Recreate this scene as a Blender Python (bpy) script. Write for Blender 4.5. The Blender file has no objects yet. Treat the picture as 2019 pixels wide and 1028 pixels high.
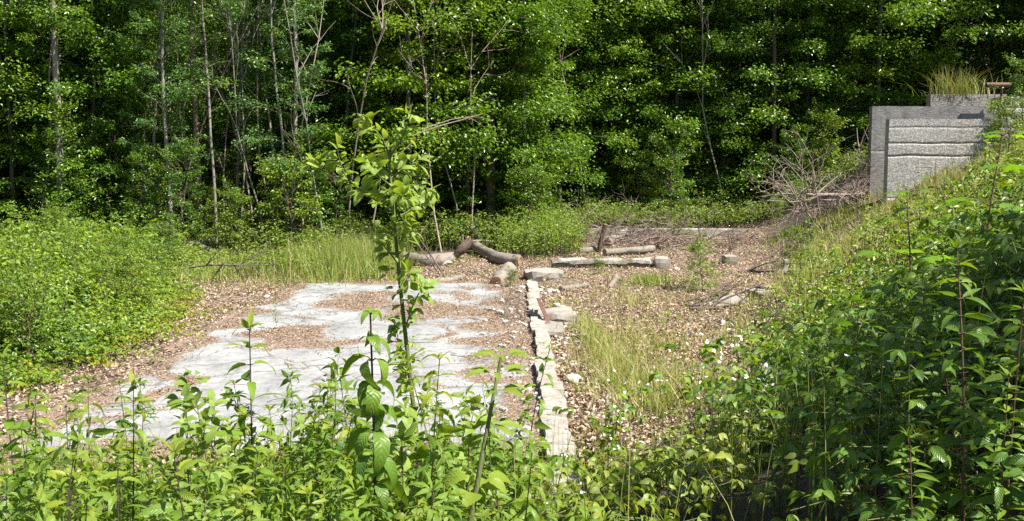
import bpy, math
import numpy as np
from mathutils import Vector

SC = bpy.context.scene
COL = SC.collection
PI = math.pi

# ------------------------------------------------------------------ camera
F_PX, CX, CY, H0, Y_HOR = 1940.0, 1009.5, 514.0, 2.3, 330.0
PITCH = math.atan((CY - Y_HOR) / F_PX)
cam_d = bpy.data.cameras.new("camera")
cam = bpy.data.objects.new("camera", cam_d)
COL.objects.link(cam)
cam_d.sensor_fit = 'HORIZONTAL'
cam_d.sensor_width = 36.0
cam_d.lens = 36.0 * F_PX / 2019.0
cam_d.clip_end = 2000
cam_d.clip_start = 0.05
cam.location = (0, 0, H0)
cam.rotation_euler = (PI / 2 - PITCH, 0, 0)
SC.camera = cam

# ------------------------------------------------------------------ light
SUN_EL, SUN_AZ = math.radians(54), math.radians(117)   # azimuth from +Y towards +X
S = Vector((math.sin(SUN_AZ) * math.cos(SUN_EL), math.cos(SUN_AZ) * math.cos(SUN_EL), math.sin(SUN_EL)))
world = bpy.data.worlds.new("World")
SC.world = world
world.use_nodes = True
wn = world.node_tree
sky = wn.nodes.new("ShaderNodeTexSky")
sky.sky_type = 'NISHITA'
sky.sun_disc = False
sky.sun_elevation = SUN_EL
sky.sun_rotation = SUN_AZ
wn.links.new(sky.outputs[0], wn.nodes["Background"].inputs[0])
wn.nodes["Background"].inputs[1].default_value = 0.06
sd = bpy.data.lights.new("sun", 'SUN')
sd.energy = 5.0
sd.angle = math.radians(0.5)
sd.color = (1.0, 0.95, 0.86)
sun = bpy.data.objects.new("sun", sd)
COL.objects.link(sun)
sun.rotation_euler = S.to_track_quat('Z', 'Y').to_euler()
SC.view_settings.view_transform = 'Standard'
SC.view_settings.look = 'None'
SC.view_settings.exposure = 1.28
SC.view_settings.gamma = 1.0
SC.cycles.max_bounces = 7
SC.cycles.diffuse_bounces = 4
SC.cycles.glossy_bounces = 2
SC.cycles.transmission_bounces = 5
SC.cycles.transparent_max_bounces = 4
SC.cycles.use_denoising = False

# ------------------------------------------------------------------ numeric helpers
rng = np.random.default_rng(11)


def U(a, b, n=None):
    return rng.uniform(a, b, n)


def nrm(v):
    return v / np.maximum(np.linalg.norm(v, axis=-1, keepdims=True), 1e-9)


def sstep(a, b, x):
    t = np.clip((np.asarray(x, float) - a) / (b - a), 0, 1)
    return t * t * (3 - 2 * t)


_wr = np.random.default_rng(5)
_W = [(_wr.uniform(0, 2 * PI), _wr.uniform(0, 2 * PI), _wr.uniform(.7, 1.4)) for _ in range(14)]


def wav(x, y, scale, k0=0, n=7):
    x = np.asarray(x, float); y = np.asarray(y, float)
    o = np.zeros(np.broadcast(x, y).shape)
    for i in range(n):
        a, p, f = _W[(k0 + i) % 14]
        o = o + np.sin((x * math.cos(a) + y * math.sin(a)) * f * 2 * PI / scale + p + k0)
    return o / math.sqrt(n)


_TX = np.array([-5, 2.0, 5.0, 7.8, 13.9, 16.5, 21, 29, 45.])
_TB = np.array([.9, .9, 1.0, 1.5, 3.3, 4.4, 5.9, 7.4, 9.5])


def toe(Y):
    return np.interp(Y, _TX, _TB)


def gz(X, Y):
    X = np.asarray(X, float); Y = np.asarray(Y, float)
    z = 0.78 * sstep(7.6, 3.2, Y)
    z = z + 0.5 * sstep(21.5, 33, Y) * sstep(-2.5, 3, X)
    d = X - toe(Y)
    b = (0.36 - .085 * sstep(13, 22, Y)) * (np.sqrt(d * d + .5) + d - .25)
    b = np.where(d > -3, np.maximum(b, 0), 0)
    z = z + 5.5 * np.tanh(b / 5.5) + 0.03 * sstep(0, 1.5, d) * wav(X, Y, 1.4, 3)
    z = z + np.maximum(Y - 40, 0) * 0.42 * sstep(38, 50, Y)
    z = z + 0.3 * sstep(-7, -12, X) * sstep(10, 20, Y)
    m = 0.35 + .65 * sstep(.3, -.1, np.minimum(np.minimum(X + 4.6, .6 - X), np.minimum(Y - 7, 20 - Y)))
    return z + m * (0.018 * wav(X, Y, 1.1) + 0.02 * wav(X, Y, 3.7, 4))


def ray(px, py):
    dx, dy = (px - CX) / F_PX, (CY - py) / F_PX
    c, s = math.cos(PITCH), math.sin(PITCH)
    return np.array([dx, c + dy * s, -s + dy * c])


def at(px, py, Y):
    d = ray(px, py)
    return np.array([0, 0, H0]) + d * (Y / d[1])


def G(px, py):
    d = ray(px, py)
    Ys = np.arange(1.5, 60, .02)
    X = d[0] / d[1] * Ys
    Z = H0 + d[2] / d[1] * Ys
    hit = np.nonzero(Z <= gz(X, Ys))[0]
    i = hit[0] if len(hit) else len(Ys) - 1
    return np.array([X[i], Ys[i], float(gz(X[i], Ys[i]))])


def project(P):
    P = np.asarray(P, float)
    c, s = math.cos(PITCH), math.sin(PITCH)
    q = P - np.array([0, 0, H0])
    dep = q[..., 1] * c - q[..., 2] * s
    up = q[..., 1] * s + q[..., 2] * c
    return CX + F_PX * q[..., 0] / dep, CY - F_PX * up / dep


# ------------------------------------------------------------------ mesh builder
class MB:
    def __init__(self):
        self.V, self.F, self.A, self.L, self.n = [], [], [], [], 0

    def add(self, V, F, mat=0, rnd=0.5, luv=None, smooth=True):
        V = np.asarray(V, float)
        for f in (F if isinstance(F, list) else [F]):
            f = np.asarray(f, np.int64)
            if len(f):
                self.F.append((f + self.n, mat, smooth))
        self.V.append(V)
        self.A.append(np.broadcast_to(np.asarray(rnd, float), (len(V),)))
        self.L.append(np.zeros((len(V), 3)) if luv is None else luv)
        self.n += len(V)

    def mesh(self, name, mats):
        me = bpy.data.meshes.new(name)
        V = np.concatenate(self.V).astype(np.float32)
        cnt = np.concatenate([np.full(len(f), f.shape[1]) for f, _, _ in self.F])
        idx = np.concatenate([f.ravel() for f, _, _ in self.F]).astype(np.int32)
        mi = np.concatenate([np.full(len(f), m) for f, m, _ in self.F]).astype(np.int32)
        sm = np.concatenate([np.full(len(f), s) for f, _, s in self.F]).astype(bool)
        me.vertices.add(len(V)); me.vertices.foreach_set("co", V.ravel())
        me.loops.add(len(idx)); me.loops.foreach_set("vertex_index", idx)
        me.polygons.add(len(cnt))
        st = np.concatenate([[0], np.cumsum(cnt)[:-1]]).astype(np.int32)
        me.polygons.foreach_set("loop_start", st)
        me.polygons.foreach_set("loop_total", cnt.astype(np.int32))
        me.polygons.foreach_set("material_index", mi)
        me.polygons.foreach_set("use_smooth", sm)
        a = me.attributes.new("rnd", 'FLOAT', 'POINT')
        a.data.foreach_set("value", np.concatenate(self.A).astype(np.float32))
        l = me.attributes.new("luv", 'FLOAT_VECTOR', 'POINT')
        l.data.foreach_set("vector", np.concatenate(self.L).astype(np.float32).ravel())
        for m in mats:
            me.materials.append(m)
        me.update(calc_edges=True)
        me.validate()
        return me


def link(name, me, parent=None):
    o = bpy.data.objects.new(name, me)
    COL.objects.link(o)
    if parent is not None:
        o.parent = parent
    return o


def tag(o, label=None, cat=None, group=None, kind=None):
    if label: o["label"] = label
    if cat: o["category"] = cat
    if group: o["group"] = group
    if kind: o["kind"] = kind
    return o


def thing(name, label, cat, loc, rz=0, sc=1.0, group=None):
    o = bpy.data.objects.new(name, None)
    COL.objects.link(o)
    o.empty_display_size = .2
    o.location = [float(v) for v in loc]
    o.rotation_euler = (0, 0, rz)
    o.scale = (sc, sc, sc)
    return tag(o, label, cat, group)


def place(parts, name, label, cat, loc, rz=0, sc=1.0, group=None):
    """put a thing whose parts are (name, mesh) pairs; meshes may be shared"""
    t = thing(name, label, cat, loc, rz, sc, group)
    for pn, me in parts:
        link(pn, me, t)
    return t


def tubes(P, R, n=6):
    """N tubes through m points: P (N,m,3), R (N,m) -> V, F"""
    P = np.asarray(P, float); R = np.asarray(R, float)
    N, m = P.shape[:2]
    T = nrm(np.gradient(P, axis=1))
    ref = np.zeros((N, 1, 3)); mt = nrm(T.mean(1))
    ref[:, 0, :] = np.where(np.abs(mt[:, 2:3]) > .8, [[1., 0.13, 0]], [[0, 0.11, 1.]])
    A = nrm(np.cross(T, np.broadcast_to(ref, T.shape)))
    B = np.cross(T, A)
    th = np.arange(n) * 2 * PI / n
    V = P[:, :, None, :] + R[:, :, None, None] * (np.cos(th)[:, None] * A[:, :, None, :] + np.sin(th)[:, None] * B[:, :, None, :])
    i = np.arange(N)[:, None, None] * m * n
    j = np.arange(m - 1)[None, :, None] * n
    k = np.arange(n)[None, None, :]
    k2 = (k + 1) % n
    F = np.stack([i + j + k, i + j + k2, i + j + n + k2, i + j + n + k], -1).reshape(-1, 4)
    return V.reshape(-1, 3), F


def smooth_line(pts, m):
    pts = np.asarray(pts, float)
    t = np.linspace(0, 1, len(pts))
    if len(pts) > 2:                        # catmull-rom
        q = np.vstack([2 * pts[0] - pts[1], pts, 2 * pts[-1] - pts[-2]])
        out = []
        for u in np.linspace(0, len(pts) - 1, m):
            i = min(int(u), len(pts) - 2); f = u - i
            p0, p1, p2, p3 = q[i:i + 4]
            out.append(.5 * (2 * p1 + (p2 - p0) * f + (2 * p0 - 5 * p1 + 4 * p2 - p3) * f * f + (3 * p1 - p0 - 3 * p2 + p3) * f ** 3))
        return np.array(out)
    u = np.linspace(0, 1, m)
    return np.stack([np.interp(u, t, pts[:, a]) for a in range(3)], 1)


# leaf templates: x = across, y = along (0..1), z = up
def leaf4(w=.5, fold=.12):
    V = np.array([[0, 0, 0], [w / 2, .42, fold], [0, 1, -.08], [-w / 2, .42, fold]])
    return V, [np.array([[0, 1, 2], [0, 2, 3]])], np.array([[.5, 0, 0], [1, .4, 0], [.5, 1, 0], [0, .4, 0]])


def leaf6(w=.55, fold=.1, droop=.1):
    V = np.array([[0, 0, 0], [w * .42, .22, fold * .8], [w * .46, .58, fold * .5 - droop * .4], [0, 1, -droop * 1.3],
                  [-w * .46, .58, fold * .5 - droop * .4], [-w * .42, .22, fold * .8]])
    return V, [np.array([[0, 1, 2, 3], [0, 3, 4, 5]])], np.array([[.5, 0, 0], [1, .22, 0], [1, .6, 0], [.5, 1, 0], [0, .6, 0], [0, .22, 0]])


def leaf_hi(n=9, w=.4, peak=.38, fold=.16, droop=.35, serr=.07, twist=0.0, sharp=1.0):
    """detailed leaf: n stations, 5 verts across, drooping and serrated"""
    V, L = [], []
    for i in range(n + 1):
        t = i / n
        if t < peak: p = math.sin(t / peak * PI / 2) ** .8
        else: p = math.cos((t - peak) / (1 - peak) * PI / 2) ** sharp
        hw = w / 2 * max(p, .015)
        s = 1 + (serr if i % 2 else -serr) * (0 if i in (0, n) else 1)
        ang = droop * t
        y = t * math.cos(ang * .9); z = -t * math.sin(ang * .9)
        tw = twist * t
        for c, u in ((-1, 0), (-.5, .25), (0, .5), (.5, .75), (1, 1)):
            x = c * hw * (s if abs(c) == 1 else 1)
            up = fold * abs(c) * hw * 2 - (.10 * hw if abs(c) == 1 else 0)
            V.append([x * math.cos(tw) - up * math.sin(tw), y, z + up * math.cos(tw) + x * math.sin(tw)])
            L.append([u, t, 0])
    F = []
    for i in range(n):
        for c in range(4):
            a = i * 5 + c
            F.append([a, a + 1, a + 6, a + 5])
    return np.array(V), [np.array(F)], np.array(L)


def palmate(lobes=5):
    """maple leaf outline, folded slightly"""
    angs, rad = [], []
    la = np.radians([-105, -58, 0, 58, 105]) if lobes == 5 else np.radians([-60, 0, 60])
    lr = [.62, .9, 1.0, .9, .62]
    pts = [(0, 0)]
    for i, (a, r) in enumerate(zip(la, lr)):
        for da, rr in ((-.30, .52), (-.20, .80), (-.13, .74), (0, 1), (.13, .74), (.20, .80), (.30, .52)):
            pts.append((math.sin(a + da) * r * rr * .62, .38 + math.cos(a + da) * r * rr * .62))
    V = [[x, y, -.12 * (x * x + (y - .38) ** 2) / .3 + .04 * math.cos(5 * math.atan2(x, y - .38))] for x, y in pts]
    V.append([0, .38, .03])
    n = len(V)
    F = [[n - 1, i, i + 1] for i in range(1, n - 2)] + [[n - 1, n - 2, 0], [n - 1, 0, 1]]
    L = [[.5 + .5 * math.sin(math.atan2(x, y - .38) * 2.5), math.hypot(x, y - .38) * .3, 0] for x, y in pts] + [[.5, .1, 0]]
    return np.array(V), [np.array(F)], np.array(L)


def inst(mb, T, O, D, Nn, Sz, mat=0, rnd=None, wid=None):
    """stamp template T at O along D with up Nn, length Sz"""
    TV, TF, TL = T
    O = np.asarray(O, float); D = nrm(np.asarray(D, float))
    X = nrm(np.cross(D, Nn)); Z = np.cross(X, D)
    N, k = len(O), len(TV)
    Sz = np.broadcast_to(np.asarray(Sz, float), (N,))
    W = Sz if wid is None else Sz * wid
    V = O[:, None] + TV[None, :, 0:1] * X[:, None] * W[:, None, None] + TV[None, :, 1:2] * D[:, None] * Sz[:, None, None] + TV[None, :, 2:3] * Z[:, None] * Sz[:, None, None]
    off = (np.arange(N) * k)[:, None, None]
    if rnd is None: rnd = rng.random(N)
    mb.add(V.reshape(-1, 3), [(f[None] + off).reshape(-1, f.shape[1]) for f in TF], mat,
           np.repeat(rnd, k), np.tile(TL, (N, 1)))


def dirs(az, el):
    return np.stack([np.sin(az) * np.cos(el), np.cos(az) * np.cos(el), np.sin(el)], -1)


# ------------------------------------------------------------------ materials
def nt(name):
    m = bpy.data.materials.new(name)
    m.use_nodes = True
    t = m.node_tree
    return m, t, t.nodes["Principled BSDF"], t.nodes["Material Output"]


def ramp(t, stops, fac):
    r = t.nodes.new("ShaderNodeValToRGB")
    e = r.color_ramp.elements
    while len(e) > 1: e.remove(e[-1])
    e[0].position = stops[0][0]; e[0].color = (*stops[0][1], 1)
    for p, c in stops[1:]:
        q = e.new(p); q.color = (*c, 1)
    t.links.new(fac, r.inputs[0])
    return r.outputs[0]


def noise(t, scale, detail=4, rough=.6, vec=None, stretch=None):
    n = t.nodes.new("ShaderNodeTexNoise")
    n.inputs["Scale"].default_value = scale
    n.inputs["Detail"].default_value = detail
    n.inputs["Roughness"].default_value = rough
    if vec is None:
        vec = t.nodes.new("ShaderNodeTexCoord").outputs["Object"]
    if stretch:
        mp = t.nodes.new("ShaderNodeMapping")
        mp.inputs["Scale"].default_value = stretch
        t.links.new(vec, mp.inputs[0]); vec = mp.outputs[0]
    t.links.new(vec, n.inputs["Vector"])
    return n.outputs[0]


def mixc(t, fac, a, b, mode='MIX'):
    m = t.nodes.new("ShaderNodeMix")
    m.data_type = 'RGBA'; m.blend_type = mode
    for sock, v in ((m.inputs[0], fac), (m.inputs[6], a), (m.inputs[7], b)):
        if isinstance(v, (tuple, list)): sock.default_value = (*v, 1)
        elif isinstance(v, (int, float)): sock.default_value = v
        else: t.links.new(v, sock)
    return m.outputs[2]


def mth(t, op, a, b=0.0, c=None):
    m = t.nodes.new("ShaderNodeMath"); m.operation = op
    for i, v in enumerate((a, b) if c is None else (a, b, c)):
        if isinstance(v, (int, float)): m.inputs[i].default_value = v
        else: t.links.new(v, m.inputs[i])
    return m.outputs[0]


def bump(t, h, strength=.4, dist=.02):
    b = t.nodes.new("ShaderNodeBump")
    b.inputs["Strength"].default_value = strength
    b.inputs["Distance"].default_value = dist
    t.links.new(h, b.inputs["Height"])
    return b.outputs[0]


def attr(t, name, out="Fac"):
    a = t.nodes.new("ShaderNodeAttribute"); a.attribute_name = name
    return a.outputs[out]


def leaf_mat(name, cols, trans=.38, rough=.42, veins=False, spec=.5, tint=(1.42, 1.3, .45)):
    m, t, b, out = nt(name)
    r = attr(t, "rnd")
    oi = t.nodes.new("ShaderNodeObjectInfo").outputs["Random"]
    f = mth(t, 'ADD', mth(t, 'MULTIPLY', r, .66), mth(t, 'MULTIPLY', oi, .34))
    c = ramp(t, [(i / (len(cols) - 1), q) for i, q in enumerate(cols)], f)
    if veins:
        sp = t.nodes.new("ShaderNodeSeparateXYZ")
        t.links.new(attr(t, "luv", "Vector"), sp.inputs[0])
        a = mth(t, 'ABSOLUTE', mth(t, 'SUBTRACT', sp.outputs[0], .5))
        ph = mth(t, 'SUBTRACT', mth(t, 'MULTIPLY', sp.outputs[1], 10.0), mth(t, 'MULTIPLY', a, 4.0))
        fr = mth(t, 'PINGPONG', ph, .5)
        side = mth(t, 'LESS_THAN', fr, .055)
        mid = mth(t, 'LESS_THAN', a, .022)
        v = mth(t, 'MAXIMUM', mth(t, 'MULTIPLY', side, .55), mid)
        c = mixc(t, mth(t, 'MULTIPLY', v, .45), c, (.22, .32, .08))
        n = noise(t, 140, 2)
        h = mth(t, 'ADD', fr, mth(t, 'MULTIPLY', n, .25))
        t.links.new(bump(t, h, .5, .004), b.inputs["Normal"])
    t.links.new(c, b.inputs["Base Color"])
    b.inputs["Roughness"].default_value = rough
    b.inputs["Specular IOR Level"].default_value = spec
    tr = t.nodes.new("ShaderNodeBsdfTranslucent")
    t.links.new(mixc(t, 1.0, c, tint, 'MULTIPLY'), tr.inputs[0])
    mx = t.nodes.new("ShaderNodeMixShader"); mx.inputs[0].default_value = trans
    t.links.new(b.outputs[0], mx.inputs[1]); t.links.new(tr.outputs[0], mx.inputs[2])
    t.links.new(mx.outputs[0], out.inputs[0])
    return m


def bark_mat(name, dark, light, scale=9, spots=None, stretch=(1, 1, .22)):
    m, t, b, out = nt(name)
    n = noise(t, scale, 6, .65, stretch=stretch)
    n2 = noise(t, 2.3, 3, .5)
    c = ramp(t, [(.3, dark), (.7, light)], mth(t, 'ADD', mth(t, 'MULTIPLY', n, .65), mth(t, 'MULTIPLY', n2, .35)))
    if spots:
        c = mixc(t, ramp(t, [(.55, (0, 0, 0)), (.68, (1, 1, 1))], noise(t, 4.5, 5)), c, spots)
    t.links.new(c, b.inputs["Base Color"])
    b.inputs["Roughness"].default_value = .85
    t.links.new(bump(t, n, .7, .02), b.inputs["Normal"])
    return m


M = {}
M['canopy'] = leaf_mat("canopy_leaf", [(.044, .115, .017), (.100, .205, .021), (.215, .335, .026)], .34, .33)
M['beech'] = leaf_mat("beech_leaf", [(.055, .14, .017), (.135, .245, .021), (.275, .38, .028)], .34, .33)
M['airy'] = leaf_mat("birch_leaf", [(.065, .155, .040), (.105, .22, .046), (.16, .29, .056)], .34, .42)
M['bramble'] = leaf_mat("bramble_leaf", [(.070, .160, .018), (.150, .250, .020), (.28, .36, .028)], .34, .42)
M['yellow'] = leaf_mat("yellowing_leaf", [(.17, .22, .02), (.28, .28, .022), (.36, .30, .025)], .35, .5)
M['ground_leaf'] = leaf_mat("ground_cover_leaf", [(.10, .175, .022), (.18, .255, .03), (.29, .335, .05)], .34, .5)
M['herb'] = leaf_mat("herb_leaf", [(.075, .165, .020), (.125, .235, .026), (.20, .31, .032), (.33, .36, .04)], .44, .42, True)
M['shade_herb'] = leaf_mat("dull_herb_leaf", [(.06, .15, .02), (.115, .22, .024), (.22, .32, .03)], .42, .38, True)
M['sap'] = leaf_mat("sapling_leaf", [(.16, .26, .05), (.25, .36, .065), (.36, .46, .09)], .44, .42, True)
M['maple'] = leaf_mat("maple_leaf", [(.11, .25, .02), (.16, .32, .025), (.22, .38, .03)], .5, .4, True)
M['grass'] = leaf_mat("grass_blade", [(.12, .20, .03), (.19, .27, .045), (.32, .35, .09)], .38, .5)
M['drygrass'] = leaf_mat("dry_grass_blade", [(.24, .26, .08), (.38, .35, .14), (.50, .42, .22)], .3, .55)
M['litter'] = leaf_mat("dead_leaf", [(.11, .074, .048), (.27, .192, .128), (.45, .345, .245), (.62, .52, .405)], .12, .6, tint=(1.1, .9, .7))
M['crumb'] = leaf_mat("leaf_crumb", [(.12, .08, .055), (.24, .17, .12), (.40, .30, .22)], .05, .8, tint=(1.1, .9, .7))
M['petal'] = leaf_mat("white_petal", [(.72, .72, .68), (.8, .8, .76)], .3, .6, tint=(1, 1, .95))
M['yellow_petal'] = leaf_mat("yellow_petal", [(.6, .45, .02), (.7, .5, .03)], .25, .6)
M['bark_grey'] = bark_mat("grey_bark", (.05, .046, .038), (.15, .135, .115), 10, (.10, .12, .07))
M['bark_pale'] = bark_mat("pale_bark", (.12, .11, .09), (.29, .265, .22), 12, (.14, .15, .10))
M['bark_brown'] = bark_mat("brown_bark", (.06, .042, .03), (.17, .125, .095), 8)
M['bark_pine'] = bark_mat("flaky_pine_bark", (.11, .075, .055), (.33, .24, .175), 6)
M['stem'] = bark_mat("green_stem", (.07, .085, .03), (.17, .20, .06), 30)
M['stem_dark'] = bark_mat("purple_stem", (.035, .028, .02), (.085, .065, .038), 40)
M['stem_red'] = bark_mat("reddish_stem", (.09, .045, .03), (.20, .12, .075), 40)
M['log'] = bark_mat("log_bark", (.08, .062, .05), (.32, .275, .235), 9, (.15, .11, .085), (1, 1, 1))
M['log_dark'] = bark_mat("rotten_bark", (.045, .03, .022), (.17, .115, .08), 10, None, (1, 1, 1))
M['deadwood'] = bark_mat("bleached_twig", (.18, .135, .11), (.42, .34, .29), 20, None, (1, 1, 1))
M['twig_brown'] = bark_mat("brown_twig", (.10, .075, .06), (.28, .215, .175), 20, None, (1, 1, 1))
M['twig_dark'] = bark_mat("dark_twig", (.055, .042, .034), (.16, .125, .10), 20, None, (1, 1, 1))


def simple_mat(name, stops, scale=8, rough=.8, bs=.5, bd=.02, fine=40, metal=0):
    m, t, b, out = nt(name)
    n = noise(t, scale, 6, .65)
    n2 = noise(t, fine, 4, .6)
    t.links.new(ramp(t, stops, mth(t, 'ADD', mth(t, 'MULTIPLY', n, .7), mth(t, 'MULTIPLY', n2, .3))), b.inputs["Base Color"])
    b.inputs["Roughness"].default_value = rough
    b.inputs["Metallic"].default_value = metal
    t.links.new(bump(t, mth(t, 'ADD', n, mth(t, 'MULTIPLY', n2, .5)), bs, bd), b.inputs["Normal"])
    return m


M['cut'] = simple_mat("cut_wood", [(.3, (.20, .12, .075)), (.7, (.42, .28, .18))], 14)
M['cut_red'] = simple_mat("reddish_cut_wood", [(.3, (.16, .07, .035)), (.7, (.34, .17, .10))], 14)
M['stone'] = simple_mat("grey_stone", [(.3, (.20, .185, .165)), (.7, (.48, .45, .40))], 7)
M['white_stone'] = simple_mat("pale_stone", [(.3, (.38, .36, .33)), (.7, (.58, .565, .53))], 7)
M['rust'] = simple_mat("rusty_iron", [(.3, (.075, .034, .024)), (.7, (.18, .085, .058))], 14, .75)
M['fence'] = simple_mat("green_coated_wire", [(.3, (.010, .085, .062)), (.7, (.02, .14, .10))], 10, .5)
M['brick'] = simple_mat("old_brick", [(.3, (.28, .11, .07)), (.7, (.44, .22, .15))], 9)

# ground: dark soil with paler matted leaves where 'rnd' (litter mask) is high
m, t, b, out = nt("forest_floor")
geo = t.nodes.new("ShaderNodeNewGeometry").outputs["Position"]
vo = t.nodes.new("ShaderNodeTexVoronoi"); vo.inputs["Scale"].default_value = 24
nv = t.nodes.new("ShaderNodeVectorMath"); nv.operation = 'ADD'
nn = t.nodes.new("ShaderNodeTexNoise"); nn.inputs["Scale"].default_value = 9
t.links.new(geo, nn.inputs["Vector"])
sc_ = t.nodes.new("ShaderNodeVectorMath"); sc_.operation = 'SCALE'; sc_.inputs[3].default_value = .12
t.links.new(nn.outputs[1], sc_.inputs[0])
t.links.new(geo, nv.inputs[0]); t.links.new(sc_.outputs[0], nv.inputs[1])
t.links.new(nv.outputs[0], vo.inputs["Vector"])
spx = t.nodes.new("ShaderNodeSeparateXYZ"); t.links.new(vo.outputs["Color"], spx.inputs[0])
lit = ramp(t, [(.05, (.05, .033, .022)), (.45, (.14, .097, .066)), (.8, (.27, .195, .14)), (1, (.42, .32, .24))], spx.outputs[0])
soil = ramp(t, [(.35, (.035, .026, .016)), (.65, (.085, .066, .040))], noise(t, 5, 6, .7, geo))
t.links.new(mixc(t, attr(t, "rnd"), soil, lit), b.inputs["Base Color"])
b.inputs["Roughness"].default_value = .95
t.links.new(bump(t, mth(t, 'ADD', vo.outputs["Distance"], noise(t, 30, 5, .7, geo)), .8, .03), b.inputs["Normal"])
M['ground'] = m

# concrete of the slab: 'rnd' = dirt mask
m, t, b, out = nt("weathered_slab_concrete")
geo = t.nodes.new("ShaderNodeNewGeometry").outputs["Position"]
c = ramp(t, [(.34, (.13, .132, .13)), (.47, (.25, .253, .252)), (.64, (.40, .402, .40))], noise(t, 1.9, 8, .65, geo, (1, .55, 1)))
c = mixc(t, .45, c, ramp(t, [(.36, (.15, .15, .147)), (.64, (.36, .36, .354))], noise(t, 11, 8, .7, geo)))
vc = t.nodes.new("ShaderNodeTexVoronoi"); vc.feature = 'DISTANCE_TO_EDGE'; vc.inputs["Scale"].default_value = .75
nw = t.nodes.new("ShaderNodeTexNoise"); nw.inputs["Scale"].default_value = 2.2; nw.inputs["Detail"].default_value = 6
t.links.new(geo, nw.inputs["Vector"])
s2 = t.nodes.new("ShaderNodeVectorMath"); s2.operation = 'SCALE'; s2.inputs[3].default_value = .55
a2 = t.nodes.new("ShaderNodeVectorMath"); a2.operation = 'ADD'
t.links.new(nw.outputs[1], s2.inputs[0]); t.links.new(geo, a2.inputs[0]); t.links.new(s2.outputs[0], a2.inputs[1])
t.links.new(a2.outputs[0], vc.inputs["Vector"])
crack = ramp(t, [(0, (1, 1, 1)), (.022, (0, 0, 0))], vc.outputs["Distance"])
c = mixc(t, mth(t, 'MULTIPLY', crack, .8), c, (.10, .08, .06))
dn = mth(t, 'ADD', attr(t, "rnd"), mth(t, 'MULTIPLY', mth(t, 'SUBTRACT', noise(t, 7, 7, .7, geo), .5), .95))
dirt = ramp(t, [(.42, (0, 0, 0)), (.58, (1, 1, 1))], dn)
dcol = ramp(t, [(.3, (.12, .08, .052)), (.7, (.30, .215, .15))], noise(t, 22, 6, .7, geo))
c = mixc(t, mth(t, 'MULTIPLY', dirt, .93), c, dcol)
t.links.new(c, b.inputs["Base Color"])
b.inputs["Roughness"].default_value = .85
t.links.new(bump(t, mth(t, 'ADD', noise(t, 26, 7, .7, geo), mth(t, 'MULTIPLY', dirt, .6)), .45, .015), b.inputs["Normal"])
M['slab'] = m


def concrete(name, lo, hi, pits=0.0, stain=(.20, .175, .14), moss=None, sc=3.0):
    m, t, b, out = nt(name)
    geo = t.nodes.new("ShaderNodeNewGeometry").outputs["Position"]
    n = noise(t, sc, 8, .65, geo)
    c = ramp(t, [(.3, lo), (.7, hi)], n)
    c = mixc(t, ramp(t, [(.5, (0, 0, 0)), (.72, (.8, .8, .8))], noise(t, 1.4, 6, .7, geo, (1, 1, .35))), c, stain)
    h = noise(t, 55, 5, .75, geo)
    if pits:
        v = t.nodes.new("ShaderNodeTexVoronoi"); v.inputs["Scale"].default_value = 42
        t.links.new(geo, v.inputs["Vector"])
        pm = ramp(t, [(.02, (0, 0, 0)), (.45, (1, 1, 1))], v.outputs["Distance"])
        sp = t.nodes.new("ShaderNodeSeparateXYZ"); t.links.new(v.outputs["Color"], sp.inputs[0])
        c = mixc(t, mth(t, 'MULTIPLY', mth(t, 'LESS_THAN', sp.outputs[0], .45), pits), c, (.13, .12, .105))
        c = mixc(t, mth(t, 'MULTIPLY', mth(t, 'GREATER_THAN', sp.outputs[1], .72), .6), c, (.55, .54, .51))
        h = mth(t, 'ADD', mth(t, 'MULTIPLY', h, .5), mth(t, 'MULTIPLY', v.outputs["Distance"], -1.2))
    if moss:
        c = mixc(t, ramp(t, [(.54, (0, 0, 0)), (.66, (1, 1, 1))], noise(t, 6, 7, .75, geo)), c, moss)
    t.links.new(c, b.inputs["Base Color"])
    b.inputs["Roughness"].default_value = .9
    t.links.new(bump(t, h, .35 if pits else .8, .008 if pits else .018), b.inputs["Normal"])
    return m


M['agg'] = concrete("exposed_aggregate_concrete", (.22, .215, .20), (.36, .35, .33), .32)
M['smooth_conc'] = concrete("smooth_wall_concrete", (.15, .147, .14), (.27, .262, .25), 0, (.075, .07, .062), (.13, .13, .10), 4)  # base tones lowered to paint in the back wall's shade; streaks are stain
M['curb'] = concrete("flaking_whitewashed_concrete", (.22, .20, .165), (.48, .455, .405), 0, (.30, .21, .165), (.13, .105, .06), 11)
M['low_conc'] = concrete("old_footing_concrete", (.18, .165, .14), (.36, .335, .295), 0, (.22, .17, .13), (.22, .17, .12))
# ------------------------------------------------------------------ ground
def axis(a, b, step, lo, hi, grow=1.25):
    mid = list(np.arange(a, b + step / 2, step))
    l, s = [], step
    x = a
    while x > lo:
        s = min(s * grow, 12); x -= s; l.append(max(x, lo))
    r, s = [], step
    x = mid[-1]
    while x < hi:
        s = min(s * grow, 12); x += s; r.append(min(x, hi))
    return np.array(l[::-1] + mid + r)


def litter_mask(X, Y):
    """1 where dead leaves lie thick"""
    m = sstep(-7.2, -5.2, X) * sstep(.9, -.5, X - toe(Y)) * sstep(6.3, 7.6, Y) * sstep(38, 30, Y)
    m = m * np.where(X < -.2, np.where(X > -2.7, sstep(26.5, 24.5, Y), sstep(22.0, 20.0, Y)), 1)
    m = np.maximum(m, .55 * sstep(-.3, .6, X - toe(Y)) * sstep(9, 14, Y) * (wav(X, Y, 2.6, 2) > .2))
    return m


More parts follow.
